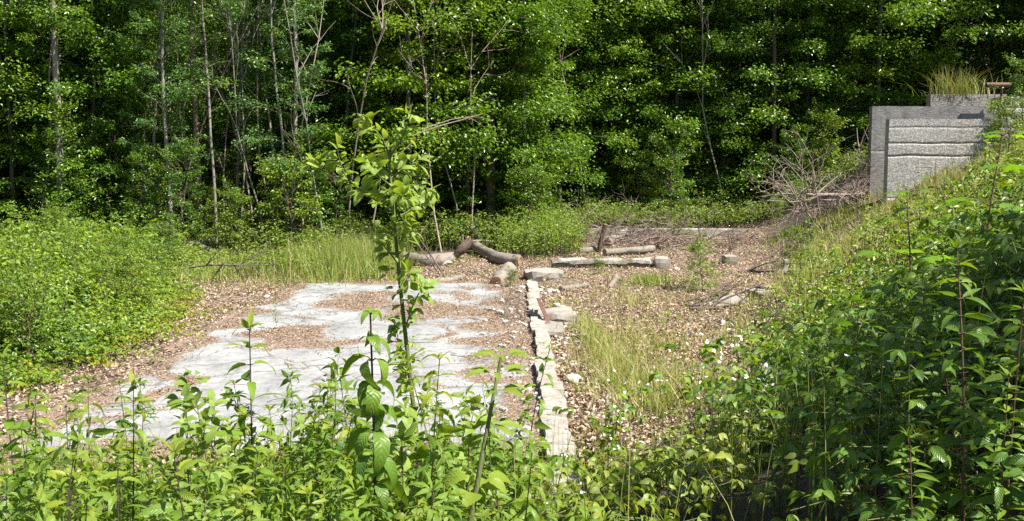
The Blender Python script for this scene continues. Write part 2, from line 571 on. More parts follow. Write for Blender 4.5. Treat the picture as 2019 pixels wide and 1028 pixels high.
def grid_mesh(name, xs, ys, zfun, rfun, mats):
    XX, YY = np.meshgrid(xs, ys)
    nx, ny = len(xs), len(ys)
    ZZ = zfun(XX, YY)
    i = (np.arange(ny - 1)[:, None] * nx + np.arange(nx - 1)[None]).reshape(-1)
    mb = MB()
    mb.add(np.stack([XX, YY, ZZ], -1).reshape(-1, 3), np.stack([i, i + 1, i + nx + 1, i + nx], 1), 0, rfun(XX, YY).ravel())
    return mb.mesh(name, mats)


tag(link("ground", grid_mesh("ground", axis(-14, 16, .11, -220, 220), axis(1.0, 34, .11, -60, 420), gz, litter_mask, [M['ground']])),
    "leaf strewn forest clearing floor rising to a bank", "ground", kind="structure")

# slab: its dirt patches come from the photograph's brown areas, laid out in metres
_sp = []
for px, py, rx, ry, k in ((565, 672, 75, 20, 1), (650, 690, 110, 22, .8), (720, 603, 85, 20, 1), (850, 620, 110, 24, .9), (900, 590, 60, 8, .7),
                          (1000, 690, 75, 34, 1), (1010, 610, 45, 55, 1), (770, 690, 45, 14, .5), (330, 770, 50, 30, .9), (1010, 770, 60, 30, .8),
                          (420, 655, 40, 12, .6), (560, 730, 30, 14, .5), (310, 830, 60, 40, .6), (1000, 560, 60, 14, .9), (520, 610, 20, 8, .5), (150, 790, 90, 30, .5), (880, 668, 40, 14, .8), (950, 735, 50, 20, .8), (985, 640, 70, 26, 1), (800, 640, 50, 14, .6), (930, 575, 40, 8, .7), (640, 625, 60, 7, .5), (470, 690, 40, 10, .5), (230, 850, 60, 18, .7), (860, 760, 50, 12, .5)):
    a_ = G(px - rx, py); b_ = G(px + rx, py); c_ = G(px, py - ry); d_ = G(px, py + ry)
    _sp.append((.5 * (a_[0] + b_[0]), .5 * (c_[1] + d_[1]), .5 * (b_[0] - a_[0]), .5 * (c_[1] - d_[1]), k))


def slab_dirt(X, Y):
    m = np.zeros(np.broadcast(X, Y).shape)
    wx, wy = X + .24 * wav(X, Y, 1.1, 1), Y + .24 * wav(X, Y, 1.3, 6)
    for cx, cy, rx, ry, k in _sp:
        d = ((wx - cx) / rx) ** 2 + ((wy - cy) / ry) ** 2
        m = np.maximum(m, k * np.exp(-d * .8))
    e = np.minimum(np.minimum(X + 4.3, .34 - X), np.minimum(Y - 7.4, 19.3 - Y))
    m = np.maximum(m, sstep(.75, 0.0, e + .16 * wav(X, Y, 1.1, 2)) * .9)
    return m * .95


def slab_z(X, Y):
    e = np.minimum(X + 4.3, np.minimum(Y - 7.4, 19.3 - Y)) + .10 * wav(X, Y, .8, 3) + .26 * wav(X, Y, 2.6, 5)
    return .055 + .008 * wav(X, Y, 2.1, 2) - .14 * sstep(.14, -.02, e)


tag(link("concrete_slab", grid_mesh("concrete_slab", np.arange(-4.3, .341, .045), np.arange(7.4, 19.31, .045), slab_z, slab_dirt, [M['slab']])),
    "pale cracked concrete floor slab with brown dirt patches", "slab", kind="structure")


# ------------------------------------------------------------------ stuff scattered on the floor
def on_slab(X, Y):
    return (X > -4.2) & (X < .3) & (Y > 7.45) & (Y < 19.2)


def ground_top(X, Y):
    return np.where(on_slab(X, Y), np.maximum(slab_z(X, Y), gz(X, Y)), gz(X, Y))


def scatter(n, x0, x1, y0, y1, keep):
    X, Y = U(x0, x1, n), U(y0, y1, n)
    k = rng.random(n) < keep(X, Y)
    return X[k], Y[k]


def litter_density(X, Y):
    d = litter_mask(X, Y)
    s = on_slab(X, Y)
    return np.where(s, np.clip(slab_dirt(X, Y) * 1.5 - .52, 0, .8), d * np.clip(.62 + .45 * wav(X, Y, 1.3, 5), .08, 1))


mb = MB()
for n_, x0, x1, y0, y1 in ((80000, -6.6, 7.5, 6.5, 16), (130000, -6.8, 8.5, 16, 31), (45000, .4, 4.5, 6.8, 14)):
    X, Y = scatter(n_, x0, x1, y0, y1, litter_density)
    s = on_slab(X, Y)
    n = len(X)
    Z = ground_top(X, Y) + U(.004, .045, n)
    az, el = U(0, 2 * PI, n), rng.normal(0, .42, n)
    Nn = nrm(np.stack([rng.normal(0, .62, n), rng.normal(0, .62, n), np.ones(n)], -1))
    inst(mb, leaf6(.58, .16, .22), np.stack([X, Y, Z], -1), dirs(az, el), Nn, U(.02, .062, n) * np.where(s, .6, 1), 0)
tag(link("fallen_leaves", mb.mesh("fallen_leaves", [M['litter']])), "dry brown fallen leaves strewn over the ruin floor", "leaves", kind="stuff")

mb = MB()
X, Y = scatter(90000, -4.2, .3, 7.5, 19.2, lambda X, Y: np.clip(slab_dirt(X, Y) * 1.3 - .3, 0.012, .8))
n = len(X)
inst(mb, leaf4(.45, .1), np.stack([X, Y, slab_z(X, Y) + U(.003, .015, n)], -1), dirs(U(0, 2 * PI, n), rng.normal(0, .25, n)),
     nrm(np.stack([rng.normal(0, .4, n), rng.normal(0, .4, n), np.ones(n)], -1)), U(.015, .04, n), 0)
P = []
for i in range(260):
    x, y = U(-4.2, 4.6), U(7.6, 20)
    a, l = U(0, PI), U(.06, .4)
    q = np.array([[-l / 2, 0, 0], [-.1 * l, U(-.08, .08) * l, .01], [.2 * l, U(-.08, .08) * l, .012], [l / 2, U(-.15, .15) * l, 0]])
    c, s_ = math.cos(a), math.sin(a)
    xx, yy = x + q[:, 0] * c - q[:, 1] * s_, y + q[:, 0] * s_ + q[:, 1] * c
    P.append(np.stack([xx, yy, ground_top(xx, yy) + .012 + q[:, 2]], 1))
V, F = tubes(np.array(P), np.outer(U(.002, .005, 260), [1, .9, .7, .4]), 4)
mb.add(V, F, 1)
tag(link("twig_debris", mb.mesh("twig_debris", [M['crumb'], M['twig_dark']])), "crumbled leaf bits and fine twigs on the slab", "debris", kind="stuff")

# rubble: small pale chips along the curb and in the right hand room
def rock_verts(n, seed, flat=.7):
    r = np.random.default_rng(seed)
    import bmesh
    bm = bmesh.new()
    bmesh.ops.create_icosphere(bm, subdivisions=n, radius=1)
    V = np.array([v.co[:] for v in bm.verts]); F = np.array([[v.index for v in f.verts] for f in bm.faces])
    bm.free()
    for _ in range(10):                       # chop planes off: angular stone
        d = nrm(r.normal(0, 1, 3)); c = r.uniform(.55, .9)
        h = V @ d
        V = V - np.outer(np.maximum(h - c, 0), d)
    V *= np.array([r.uniform(.8, 1.3), r.uniform(.7, 1.1), flat])
    V += r.normal(0, .012, V.shape)
    return V, F


mb = MB()
rocks = [rock_verts(1, s) for s in range(5)]
for i in range(330):
    if i < 200: y = U(7.2, 19); x = .36 + U(.12, .2) + abs(rng.normal(0, .35))
    elif i < 290: y = U(7.8, 19); x = .25 - abs(rng.normal(0, .35))
    else: x, y = U(.5, 4.5), U(12, 24)
    if x > toe(y): continue
    V, F = rocks[i % 5]
    s_ = U(.012, .05) if i % 9 else U(.05, .085)
    a = U(0, 6.28)
    R_ = np.array([[math.cos(a), -math.sin(a), 0], [math.sin(a), math.cos(a), 0], [0, 0, 1]])
    mb.add(V @ R_.T * s_ + [x, y, float(ground_top(x, y)) + s_ * .3], F, 0 if rng.random() < .6 else 1, .5, None, False)
tag(link("rubble", mb.mesh("rubble", [M['white_stone'], M['stone']])), "pale mortar chips and pebbles scattered along the curb", "rubble", kind="stuff")


# ------------------------------------------------------------------ concrete remains
def rough_box(mb, c, size, rz=0, tilt=(0, 0), step=.12, amp=.012, mat=0, edge=.03, seed=0, taper=0):
    """box with noisy faces and worn edges; c is the centre of its base"""
    sx, sy, sz = size
    n = [max(2, int(round(s / step))) for s in size]
    Vs, Fs, k = [], [], 0
    r = np.random.default_rng(seed + 100)
    for ax in range(3):
        u, v = [a for a in range(3) if a != ax]
        for sgn in (-1, 1):
            gu, gv = np.meshgrid(np.linspace(-.5, .5, n[u] + 1), np.linspace(-.5, .5, n[v] + 1))
            P = np.zeros(gu.shape + (3,))
            P[..., u] = gu * size[u]; P[..., v] = gv * size[v]; P[..., ax] = sgn * size[ax] / 2
            nu = n[u] + 1
            i = (np.arange(n[v])[:, None] * nu + np.arange(n[u])[None]).reshape(-1)
            f = np.stack([i, i + 1, i + nu + 1, i + nu], 1)
            if (sgn > 0) == (ax == 1): f = f[:, ::-1]
            Vs.append(P.reshape(-1, 3)); Fs.append(f + k); k += len(Vs[-1])
    V = np.concatenate(Vs); F = np.concatenate(Fs)
    h = np.array(size) / 2
    q = np.abs(V) / h
    e = np.sort(q, axis=1)
    w = sstep(.0, 1, np.clip((e[:, 1] - (1 - edge / np.min(h))) / (edge / np.min(h)), 0, 1))
    V = V * (1 - (w * edge * (.35 + .65 * (np.sin(V @ [9, 7, 11] + seed) * .5 + .5)) / np.linalg.norm(h))[:, None])
    d = np.stack([np.sin(V @ np.array(k_) * f_ + seed + j) for j, (k_, f_) in enumerate((((5, 3, 7), 2.2), ((-4, 6, 3), 2.7), ((3, -5, 6), 2.4)))], 1)
    d2 = np.stack([np.sin(V @ np.array(k_) * 5.3 + seed * 2 + j) for j, k_ in enumerate(((5, 3, 7), (-4, 6, 3), (3, -5, 6)))], 1)
    V = V + amp * d + amp * .6 * d2
    if taper: V[:, :2] *= (1 - taper * (V[:, 2:3] / sz + .5))
    V[:, 2] += sz / 2
    tx, ty = tilt
    for a, (i, j) in ((tx, (1, 2)), (ty, (0, 2)), (rz, (0, 1))):
        ca, sa = math.cos(a), math.sin(a)
        p, q_ = V[:, i].copy(), V[:, j].copy()
        V[:, i] = ca * p - sa * q_; V[:, j] = sa * p + ca * q_
    mb.add(V + np.asarray(c, float), F, mat, .5, None, False)


def solid(name, label, cat, mat, boxes, group=None):
    mb = MB()
    for i, b_ in enumerate(boxes):
        rough_box(mb, seed=i * 7 + len(name), **b_)
    return tag(link(name, mb.mesh(name, [mat])), label, cat, group)


# whitewashed curb that splits the two rooms
curb = MB()
y0 = 6.2
k = 0
for y1, xo, hh in ((7.3, 0, .12), (8.5, 0, .14), (9.9, .018, .15), (11.0, -.01, .16), (11.6, .02, .12), (13.1, .015, .15), (14.2, -.015, .14), (15.0, .02, .09), (16.1, 0, .15), (17.2, -.01, .13), (18.8, .01, .15)):
    rough_box(curb, (.375 + xo, (y0 + y1) / 2, -.02), (.205 + .022 * math.sin(k), y1 - y0 + .03, hh * .82 + .03), rz=.012 * math.sin(k * 2), step=.028, amp=.008, edge=.03, seed=k)
    y0 = y1; k += 1
tag(link("concrete_curb", curb.mesh("concrete_curb", [M['curb']])),
    "long crumbling whitewashed concrete curb dividing slab from leafy room", "low wall")

p = G(1073, 553)
solid("concrete_block", "broad grey concrete block at the far end of the white curb", "block", M['low_conc'],
      [dict(c=(p[0], p[1] + .3, p[2] - .05), size=(.80, .8, .22), rz=.06, amp=.02, edge=.07)])
p = G(1080, 664)
solid("concrete_pad", "cracked concrete pad beside the curb under the rusty strip", "pad", M['low_conc'],
      [dict(c=(p[0], p[1] + .35, p[2] - .03), size=(.46, 1.0, .12), rz=-.05, amp=.014, edge=.05, step=.08),
       dict(c=(p[0] + .14, p[1] + 1.45, p[2] - .03), size=(.66, .9, .17), rz=.1, amp=.02, edge=.08, step=.08)])
# cross wall
a, b_ = G(1088, 531), G(1286, 528)
L_ = b_[0] - a[0]; zc = min(a[2], b_[2]) - .06
ww = thing("cross_wall", "low pale footing wall with overhanging lip and end pillar", "low wall", ((a[0] + b_[0]) / 2, (a[1] + b_[1]) / 2 + .2, zc))
mbw = MB(); rough_box(mbw, (0, 0, 0), (L_, .26, .18), amp=.016, edge=.03, seed=3); link("footing", mbw.mesh("footing", [M['low_conc']]), ww)
mbw = MB(); rough_box(mbw, (0, -.03, .19), (L_ + .02, .36, .085), amp=.02, edge=.04, seed=5); link("coping", mbw.mesh("coping", [M['curb']]), ww)
mbw = MB(); rough_box(mbw, (L_ / 2 + .24, -.1, 0), (.36, .42, .33), amp=.014, edge=.05, seed=6); link("end_pillar", mbw.mesh("end_pillar", [M['low_conc']]), ww)
p = G(1443, 524)
solid("stub_pillar", "small square concrete stub standing alone among the leaves", "pillar", M['low_conc'],
      [dict(c=(p[0], p[1] + .2, p[2] - .05), size=(.34, .36, .27), rz=.1, amp=.014, edge=.05)])
a, b_ = G(1105, 470), G(1475, 466)
solid("rear_wall", "long low concrete edge behind the tangle of branches", "low wall", M['curb'],
      [dict(c=((a[0] + b_[0]) / 2, (a[1] + b_[1]) / 2 + .2, min(a[2], b_[2]) - .05), size=(b_[0] - a[0], .3, .32), rz=math.atan2(b_[1] - a[1], b_[0] - a[0]), amp=.012, edge=.04, step=.2)])
# flat stone slabs at the foot of the bank
p = G(1440, 606)
solid("stone_plank", "long flat pale stone slab tilted on the leafy slope", "stone slab", M['low_conc'],
      [dict(c=(p[0], p[1] + .25, p[2] + .02), size=(.82, .36, .07), rz=.75, tilt=(.1, .12), amp=.012, edge=.04, step=.07)])
p = G(1507, 584)
solid("stone_plank", "short flat stone slab lying just above the long one", "stone slab", M['low_conc'],
      [dict(c=(p[0], p[1] + .2, p[2] + .02), size=(.44, .5, .08), rz=.1, tilt=(.1, .1), amp=.014, edge=.05, step=.07)])
p = G(1545, 540)
solid("concrete_stump", "dark grey broken concrete post stub at the foot of the bank", "post", M['stone'],
      [dict(c=(p[0], p[1], p[2] - .05), size=(.10, .12, .36), tilt=(0, -.15), amp=.01, edge=.03, step=.05)])


def stone(name, label, px, py, wpx, mat, flat=.7, seed=1, sub=3):
    p = G(px, py)
    s_ = wpx / F_PX * p[1] / 2
    V, F = rock_verts(sub, seed, flat)
    mb = MB(); mb.add(V * s_ + [0, 0, s_ * flat * .5], F, 0, .5, None, False)
    o = tag(link(name, mb.mesh(name, [mat])), label, "stone")
    o.location = p
    return o


stone("stone", "pale squarish stone lying in the leaves right of the curb", 1132, 754, 34, M['white_stone'], .7, 3)
stone("stone", "small white stone beside the end of the left log", 879, 522, 24, M['white_stone'], .5, 4)
stone("stone", "white stone at the far left corner of the slab", 527, 588, 16, M['white_stone'], .6, 6)
stone("stone", "rounded white stone on bare ground beyond the cross wall", 1382, 488, 12, M['white_stone'], .8, 7)
stone("stone", "dull grey stone tucked behind the leaning stub between the logs", 932, 492, 24, M['stone'], .7, 8)
stone("brick_fragment", "flat reddish brick piece lying on the dirty slab", 978, 654, 28, M['brick'], .25, 9)
stone("stone", "grey slate like stone on the leaves inside the curb", 1085, 577, 18, M['stone'], .6, 12)

# rusty strip bent over the curb
pts = smooth_line([[.40, 14.9, .30], [.42, 14.55, .27], [.455, 14.2, .22], [.50, 13.85, .145], [.515, 13.75, .05]], 14)
mb = MB()
wv = np.array([.5, .25, .0]); wv = wv / np.linalg.norm(wv) * .03
Vt = np.concatenate([pts - wv, pts + wv, pts - wv + [0, 0, .012], pts + wv + [0, 0, .012]])
n_ = len(pts); q = []
for i in range(n_ - 1):
    q += [[i, i + 1, n_ + i + 1, n_ + i], [2 * n_ + i, 3 * n_ + i, 3 * n_ + i + 1, 2 * n_ + i + 1], [i, 2 * n_ + i, 2 * n_ + i + 1, i + 1], [n_ + i, n_ + i + 1, 3 * n_ + i + 1, 3 * n_ + i]]
q += [[0, n_, 3 * n_, 2 * n_], [n_ - 1, 3 * n_ - 1, 4 * n_ - 1, 2 * n_ - 1][:1] + [3 * n_ - 1, 4 * n_ - 1, 2 * n_ - 1 + 0][:3]]
mb.add(Vt, np.array(q), 0, .5, None, False)
tag(link("metal_strip", mb.mesh("metal_strip", [M['rust']])), "bent rusty metal strip leaning over the white curb", "metal strip")

# bunker walls on the bank: front wall with three pours, back wall, rear block
def pour_wall(name, x0, x1, y, z0, z1, th, mat, steps, label, cat, seed=0, rag=0, rough=.02):
    nx, nz = int((x1 - x0) / .05), int((z1 - z0) / .025)
    xs, zs = np.linspace(x0, x1, nx + 1), np.linspace(z0, z1, nz + 1)
    XX, ZZ = np.meshgrid(xs, zs)
    r = np.random.default_rng(seed)
    D = rough * .35 * r.normal(0, 1, XX.shape) + rough * .35 * wav(XX, ZZ, .9, seed % 7)
    for s_, off, dep in steps:
        D = D + np.where(ZZ < s_, off, 0)
        D = D - dep * np.exp(-((ZZ - s_ - .006 * wav(XX, ZZ, .8, 2)) / .022) ** 2)
    top = rag * wav(xs, xs * 0, .9, 3)[None] * (ZZ - z0) / (z1 - z0)
    front = np.stack([XX, y - D, ZZ + top], -1)
    back = np.stack([XX, y + th + 0 * XX, ZZ + top], -1)
    mb = MB()
    w = nx + 1
    i = (np.arange(nz)[:, None] * w + np.arange(nx)[None]).reshape(-1)
    f = np.stack([i, i + 1, i + w + 1, i + w], 1)
    N_ = (nx + 1) * (nz + 1)
    q = [f, f[:, ::-1] + N_]
    tp = nz * w + np.arange(nx)
    q.append(np.stack([tp, tp + 1, tp + 1 + N_, tp + N_], 1))
    l = np.arange(nz) * w
    q.append(np.stack([l, l + w, l + w + N_, l + N_], 1)[:, ::1])
    rr = l + nx
    q.append(np.stack([rr, rr + N_, rr + w + N_, rr + w], 1))
    mb.add(np.concatenate([front.reshape(-1, 3), back.reshape(-1, 3)]), [np.concatenate(q)], 0, .5, None, False)
    return tag(link(name, mb.mesh(name, [mat])), label, cat)


YW = 24.0
def wx(px, Y): return (px - CX) / F_PX * Y
def wz(py, Y): return float(at(CX, py, Y)[2])
zt = wz(235, YW)
pour_wall("concrete_wall", wx(1747, YW), wx(1990, YW), YW, wz(440, YW) - .3, zt, .24, M['agg'],
          [(wz(308, YW), .004, .04), (wz(283, YW), .002, .028), (wz(252, YW), .0, .012), (wz(392, YW), .03, .02)],
          "rough exposed aggregate concrete wall with horizontal pour cracks on bank", "wall", 4, .004, .003)
YB = 25.7
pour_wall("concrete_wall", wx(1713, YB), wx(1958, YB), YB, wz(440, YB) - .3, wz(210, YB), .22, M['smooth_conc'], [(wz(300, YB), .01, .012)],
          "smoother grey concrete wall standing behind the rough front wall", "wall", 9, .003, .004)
YR = 27.6
pour_wall("concrete_parapet", wx(1826, YR), wx(1975, YR), YR, wz(320, YR), wz(186, YR), .3, M['low_conc'], [], "low concrete parapet with grass growing on top behind the two walls", "wall", 3, .004, .006)
YK = 26.6
pour_wall("concrete_block", wx(1972, YK), wx(2160, YK), YK, wz(330, YK), wz(190, YK), .8, M['agg'], [(wz(213, YK), .004, .03)], "rough concrete block right of the walls below the rusty pipe", "block", 6, .004, .006)
# rusty pipe
YP = 25.4
V, F = tubes(np.array([[at(1944, 168, YP), at(1960, 168, YP), at(1976, 168, YP), at(1992, 168, YP)]]), np.full((1, 4), .065), 14)
mb = MB(); mb.add(V, F)
V2, F2 = tubes(np.array([[at(1992, 168, YP), at(1976, 168, YP), at(1960, 168, YP), at(1944, 168, YP)]]), np.full((1, 4), .052), 14)
mb.add(V2, F2)
pp = thing("pipe", "rusty red brown iron pipe jutting level above the concrete block", "pipe", (0, 0, 0))
link("pipe_tube", mb.mesh("pipe_tube", [M['rust']]), pp)
mb = MB()
V, F = tubes(np.array([[at(1978, 169, YP) + [0, .1, -.05], at(1978, 190, YP) + [0, .1, 0], at(1978, 230, YP) + [0, .1, -.2]]]), np.full((1, 3), .03), 8)
mb.add(V, F); link("support_post", mb.mesh("support_post", [M['rust']]), pp)

# green mesh fence at the wood's edge
fy = 33.0
for i, x0 in enumerate((2.0, 4.6, 7.2, 9.8)):
    ft = thing("mesh_fence", "dark green wire mesh fence panel half hidden under the wood's edge", "fence", (x0, fy + .1 * i, float(gz(x0 + 1.2, fy)) - .05), 0, 1, "green fence panels at the edge of the wood")
    mb = MB()
    n = 26
    xs = np.linspace(0, 2.55, n)
    Pz = np.zeros((n, 2, 3)); Pz[:, :, 0] = xs[:, None]; Pz[:, 1, 2] = 1.5
    V, F = tubes(Pz, np.full((n, 2), .006), 4); mb.add(V, F)
    zs = np.linspace(.06, 1.46, 8)
    Ph = np.zeros((8, 2, 3)); Ph[:, :, 2] = zs[:, None]; Ph[:, 1, 0] = 2.55; Ph[:, :, 1] = -.008
    V, F = tubes(Ph, np.full((8, 2), .006), 4); mb.add(V, F)
    link("wire_mesh", mb.mesh("wire_mesh", [M['fence']]), ft)
    mb = MB(); V, F = tubes(np.array([[[-.02, 0, 0], [-.02, 0, 1.65]]]), np.full((1, 2), .032), 8); mb.add(V, F)
    link("post", mb.mesh("post", [M['fence']]), ft)
# ------------------------------------------------------------------ logs and dead wood
def log_thing(name, label, pts, r0, r1, bark, cut=('cut', 'cut'), knob=.06, seed=0, cat="log", m=22, rings=0, splinter=0):
    r = np.random.default_rng(seed)
    P = smooth_line(pts, m)
    R = np.linspace(r0, r1, m) * (1 + knob * np.sin(np.linspace(0, 9, m) + seed) + (rings * (np.arange(m) % 4 == 0)))
    n = 16
    V, F = tubes(P[None], R[None], n)
    Vr = V.reshape(m, n, 3)
    rad = Vr - P[:, None]
    Vr = P[:, None] + rad * (1 + knob * .8 * np.sin(np.arange(n) * 2 + np.arange(m)[:, None] * .35 + seed)[..., None] + r.normal(0, .04, (m, n, 1)))
    Vr[..., 2] -= .025
    if splinter:
        ax = nrm(P[-1] - P[-2]); Vr[-1] += ax * (r.uniform(-.4, 1, (n, 1)) * splinter)
    c = P.mean(0); c[2] = P[:, 2].min()
    mb = MB(); mb.add(Vr.reshape(-1, 3) - c, F, 0)
    t = thing(name, label, cat, c)
    link("bark", mb.mesh("bark", [M[bark]]), t)
    for e, ring, cm in ((0, Vr[0], cut[0]), (1, Vr[-1], cut[1])):
        if cm is None: continue
        mb = MB(); ctr = ring.mean(0)
        inner = ctr + (ring - ctr) * .55
        out = nrm((P[0] - P[1]) if e == 0 else (P[-1] - P[-2]))
        VV = np.concatenate([ring, inner + out * .008, [ctr + out * .01]]) - c
        i = np.arange(n); j = (i + 1) % n
        mb.add(VV, [np.stack([i, j, n + j, n + i], 1), np.stack([n + i, n + j, np.full(n, 2 * n)], 1)], 0, .5, None, False)
        link("cut_end", mb.mesh("cut_end", [M[cm]]), t)
    return t


def gp(px, py, dz=0.0):
    p = G(px, py); p[2] += dz
    return p


def along(pix, dz, Y=None):
    return [gp(x, y, dz) if Y is None else at(x, y, Y) for x, y in pix]


def gx(px, py, lift):
    """world point on the ground under (px,py), then lifted"""
    return gp(px, py, lift)


log_thing("log", "thick grey log lying level left of the leaf strewn gap", [gx(792, 519, .14), gx(838, 524, .14), gx(889, 519, .14)], .155, .145, 'log', ('cut', 'cut'), .05, 1, splinter=.12)
log_thing("log", "thick curved log with ringed bark sloping down to the right", [gx(936, 497, .2), gx(952, 506, .17), gx(982, 519, .15), (gx(1026, 524, .145))], .13, .135, 'log', (None, 'cut'), .04, 2, rings=.10, m=26)
log_thing("broken_log", "dark rotten broken log leaning up between the two thick logs", [gx(893, 512, .04), at(910, 490, G(893, 512)[1]), at(927, 473, G(893, 512)[1] + .1)], .09, .125, 'log_dark', (None, 'cut_red'), .08, 3, splinter=.08)
log_thing("log", "slim bent grey log at the back edge of the slab", [gx(830, 563, .05), gx(862, 560, .06), gx(890, 556, .06), gx(914, 549, .06)], .085, .055, 'log', ('cut', 'cut'), .04, 4)
log_thing("log_chunk", "short upright log chunk with reddish cut face in front of ferny weeds", [gx(978, 565, .10), gx(990, 559, .17), gx(1003, 551, .22)], .125, .15, 'log', ('cut_red', 'cut'), .07, 5, m=12)
log_thing("log", "pale sawn log resting high in the weeds below the treeline", [at(1060, 428, 32.0), at(1090, 428, 32.1), at(1121, 429, 32.2)], .11, .095, 'bark_pale', ('cut_red', 'cut'), .03, 6)
log_thing("log", "stubby pale log just left below the sawn log in the weeds", [at(1038, 452, 29.5), at(1056, 444, 30.3), at(1074, 441, 30.8)], .085, .085, 'bark_pale', ('cut', 'cut'), .03, 7, m=10)
log_thing("log", "slanting pale log poking out of the central weeds", [at(928, 445, 27.4), at(937, 458, 27.2), at(948, 474, 27.0)], .07, .07, 'bark_pale', ('cut', 'cut'), .03, 8, m=10)
log_thing("log", "tilted pale log with dark knots amid the twiggy tangle", [gx(1196, 486, .12), gx(1218, 475, .13), gx(1238, 464, .16)], .13, .115, 'bark_pale', ('cut', 'cut'), .05, 9, m=14)
log_thing("log", "long whitish log laid along the back of the cross wall", [gx(1192, 505, .12), gx(1225, 504, .13), gx(1258, 502, .13), gx(1287, 498, .12)], .085, .095, 'bark_pale', ('cut', 'cut'), .04, 10)
log_thing("log", "short whitish log left of the long one by the yellow bush", [gx(1142, 499, .08), gx(1160, 499, .09), gx(1180, 496, .10)], .09, .08, 'bark_pale', ('cut', 'cut'), .05, 11, m=10)
log_thing("post", "dark weathered wooden post leaning right behind the cross wall", [gx(1180, 500, 0), at(1186, 470, G(1180, 500)[1]), at(1194, 441, G(1180, 500)[1])], .055, .06, 'log_dark', (None, 'cut'), .1, 12, "post", 12)
log_thing("post", "short dark tilted post further back left of the tangle", [gx(1166, 463, 0), at(1170, 452, G(1166, 463)[1]), at(1180, 434, G(1166, 463)[1])], .07, .075, 'log_dark', (None, 'cut_red'), .1, 13, "post", 10)
log_thing("log", "pale upper log of the crossed pair left in the weeds", [at(372, 480, 25.6), at(396, 477, 25.6), at(414, 471, 25.5)], .08, .08, 'bark_pale', ('cut', 'cut_red'), .03, 14, m=10)
log_thing("log", "middle pale log slanting down to the lower one at left", [at(390, 482, 25.4), at(410, 491, 25.1), at(432, 501, 24.7)], .085, .085, 'bark_pale', ('cut', 'cut'), .03, 15, m=12)
log_thing("log", "lowest pale log lying level in the weeds at left", [at(392, 505, 24.6), at(420, 506, 24.5), at(449, 507, 24.4)], .09, .08, 'bark_pale', ('cut', 'cut'), .03, 16, m=12)
log_thing("log", "mossy slim log half hidden behind the tall grass tuft", [gx(1106, 572, .05), gx(1130, 571, .06), gx(1158, 566, .06)], .055, .05, 'log', ('cut', 'cut'), .05, 17, m=12)
log_thing("log", "knobbly broken wood chunk in the middle of the leafy room", [gx(1200, 568, .02), gx(1209, 560, .05), gx(1215, 552, .07)], .045, .07, 'log', ('cut', 'cut'), .12, 18, m=10)


def branching(start, d, L, r, depth, out, R=None, droop=.0, wob=.25, kids=(2, 4)):
    """recursive dead branch: list of (points, radii) into out, all with 7 points"""
    R = R or rng
    pts = [np.array(start, float)]
    d = nrm(np.array(d, float))
    for i in range(6):
        d = nrm(d + R.normal(0, wob / 2, 3) + np.array([0, 0, -droop]))
        pts.append(pts[-1] + d * L / 6)
    pts = np.array(pts)
    out.append((pts, np.linspace(r, r * .4, 7)))
    if depth > 0:
        for k in range(R.integers(*kids) + 1):
            i = R.integers(1, 6)
            dd = nrm(pts[i + 1] - pts[i] if i < 6 else d)
            s_ = nrm(np.cross(dd, R.normal(0, 1, 3)))
            branching(pts[i], dd * .7 + s_ * R.uniform(.5, 1), L * R.uniform(.4, .7), r * .55, depth - 1, out, R, droop, wob, kids)


def dead(name, label, base, specs, mat, cat="branch", seed=0, n=5):
    r = np.random.default_rng(seed)
    out = []
    base = np.array(base, float)
    for st, d, L, rad, dep, dr, wob in specs:
        branching(np.array(st) - base, d, L, rad, dep, out, r, dr, wob)
    mb = MB()
    V, F = tubes(np.array([o[0] for o in out]), np.array([o[1] for o in out]), n)
    mb.add(V, F)
    o = tag(link(name, mb.mesh(name, [M[mat]])), label, cat)
    o.location = base
    return o


# brush heap left of the concrete walls
bp = gp(1640, 425)
specs = []
r = np.random.default_rng(3)
for i in range(46):
    st = bp + [r.uniform(-1.3, 1.6), r.uniform(-.9, 1.0), r.uniform(0, .5)]
    a = r.uniform(0, PI)
    specs.append((st, (math.cos(a) * r.choice([-1, 1]), r.uniform(-.4, .4), r.uniform(-.1, .8)), r.uniform(.7, 1.7), r.uniform(.007, .02), 2, .035, .42))
Yb = bp[1]
specs += [(at(1590, 410, Yb), (-.25, 0, 1), 1.5, .022, 1, 0, .15), (at(1600, 400, Yb), (.1, 0, 1), 1.6, .022, 1, .0, .2), (at(1640, 410, Yb), (.85, 0, .75), 1.9, .03, 2, .0, .12),
          (at(1660, 420, Yb), (.8, .1, 1.1), 2.0, .035, 2, .0, .12), (at(1650, 395, Yb - .2), (-1, 0, .12), 1.9, .03, 2, .03, .15), (at(1590, 385, Yb - .3), (1, 0, .02), 1.5, .05, 1, .0, .08),
          (at(1600, 430, Yb), (-.8, 0, .7), 1.6, .025, 2, .04, .2), (at(1620, 430, Yb - .4), (-.2, 0, 1), 1.9, .02, 2, .02, .25)]
bh = dead("brush_pile", "tall heap of bleached dead branches beside the concrete walls", bp, specs, 'deadwood', "brush pile", 4)
# arching dead sprays at the treeline
p = gp(1080, 432)
dead("dead_branch", "arching dead grey twigs rising above the sawn log at treeline", p,
     [(p + [-.3, 0, .1], (-.15, 0, 1), 1.7, .02, 2, .10, .2), (p + [0, .1, .1], (.4, 0, .9), 1.5, .018, 2, .14, .2), (p + [.2, 0, .1], (.3, 0, .6), 1.2, .016, 2, .14, .2), (p + [-.4, .2, .1], (.5, 0, .7), 1.3, .018, 2, .12, .2)], 'deadwood', "branch", 6)
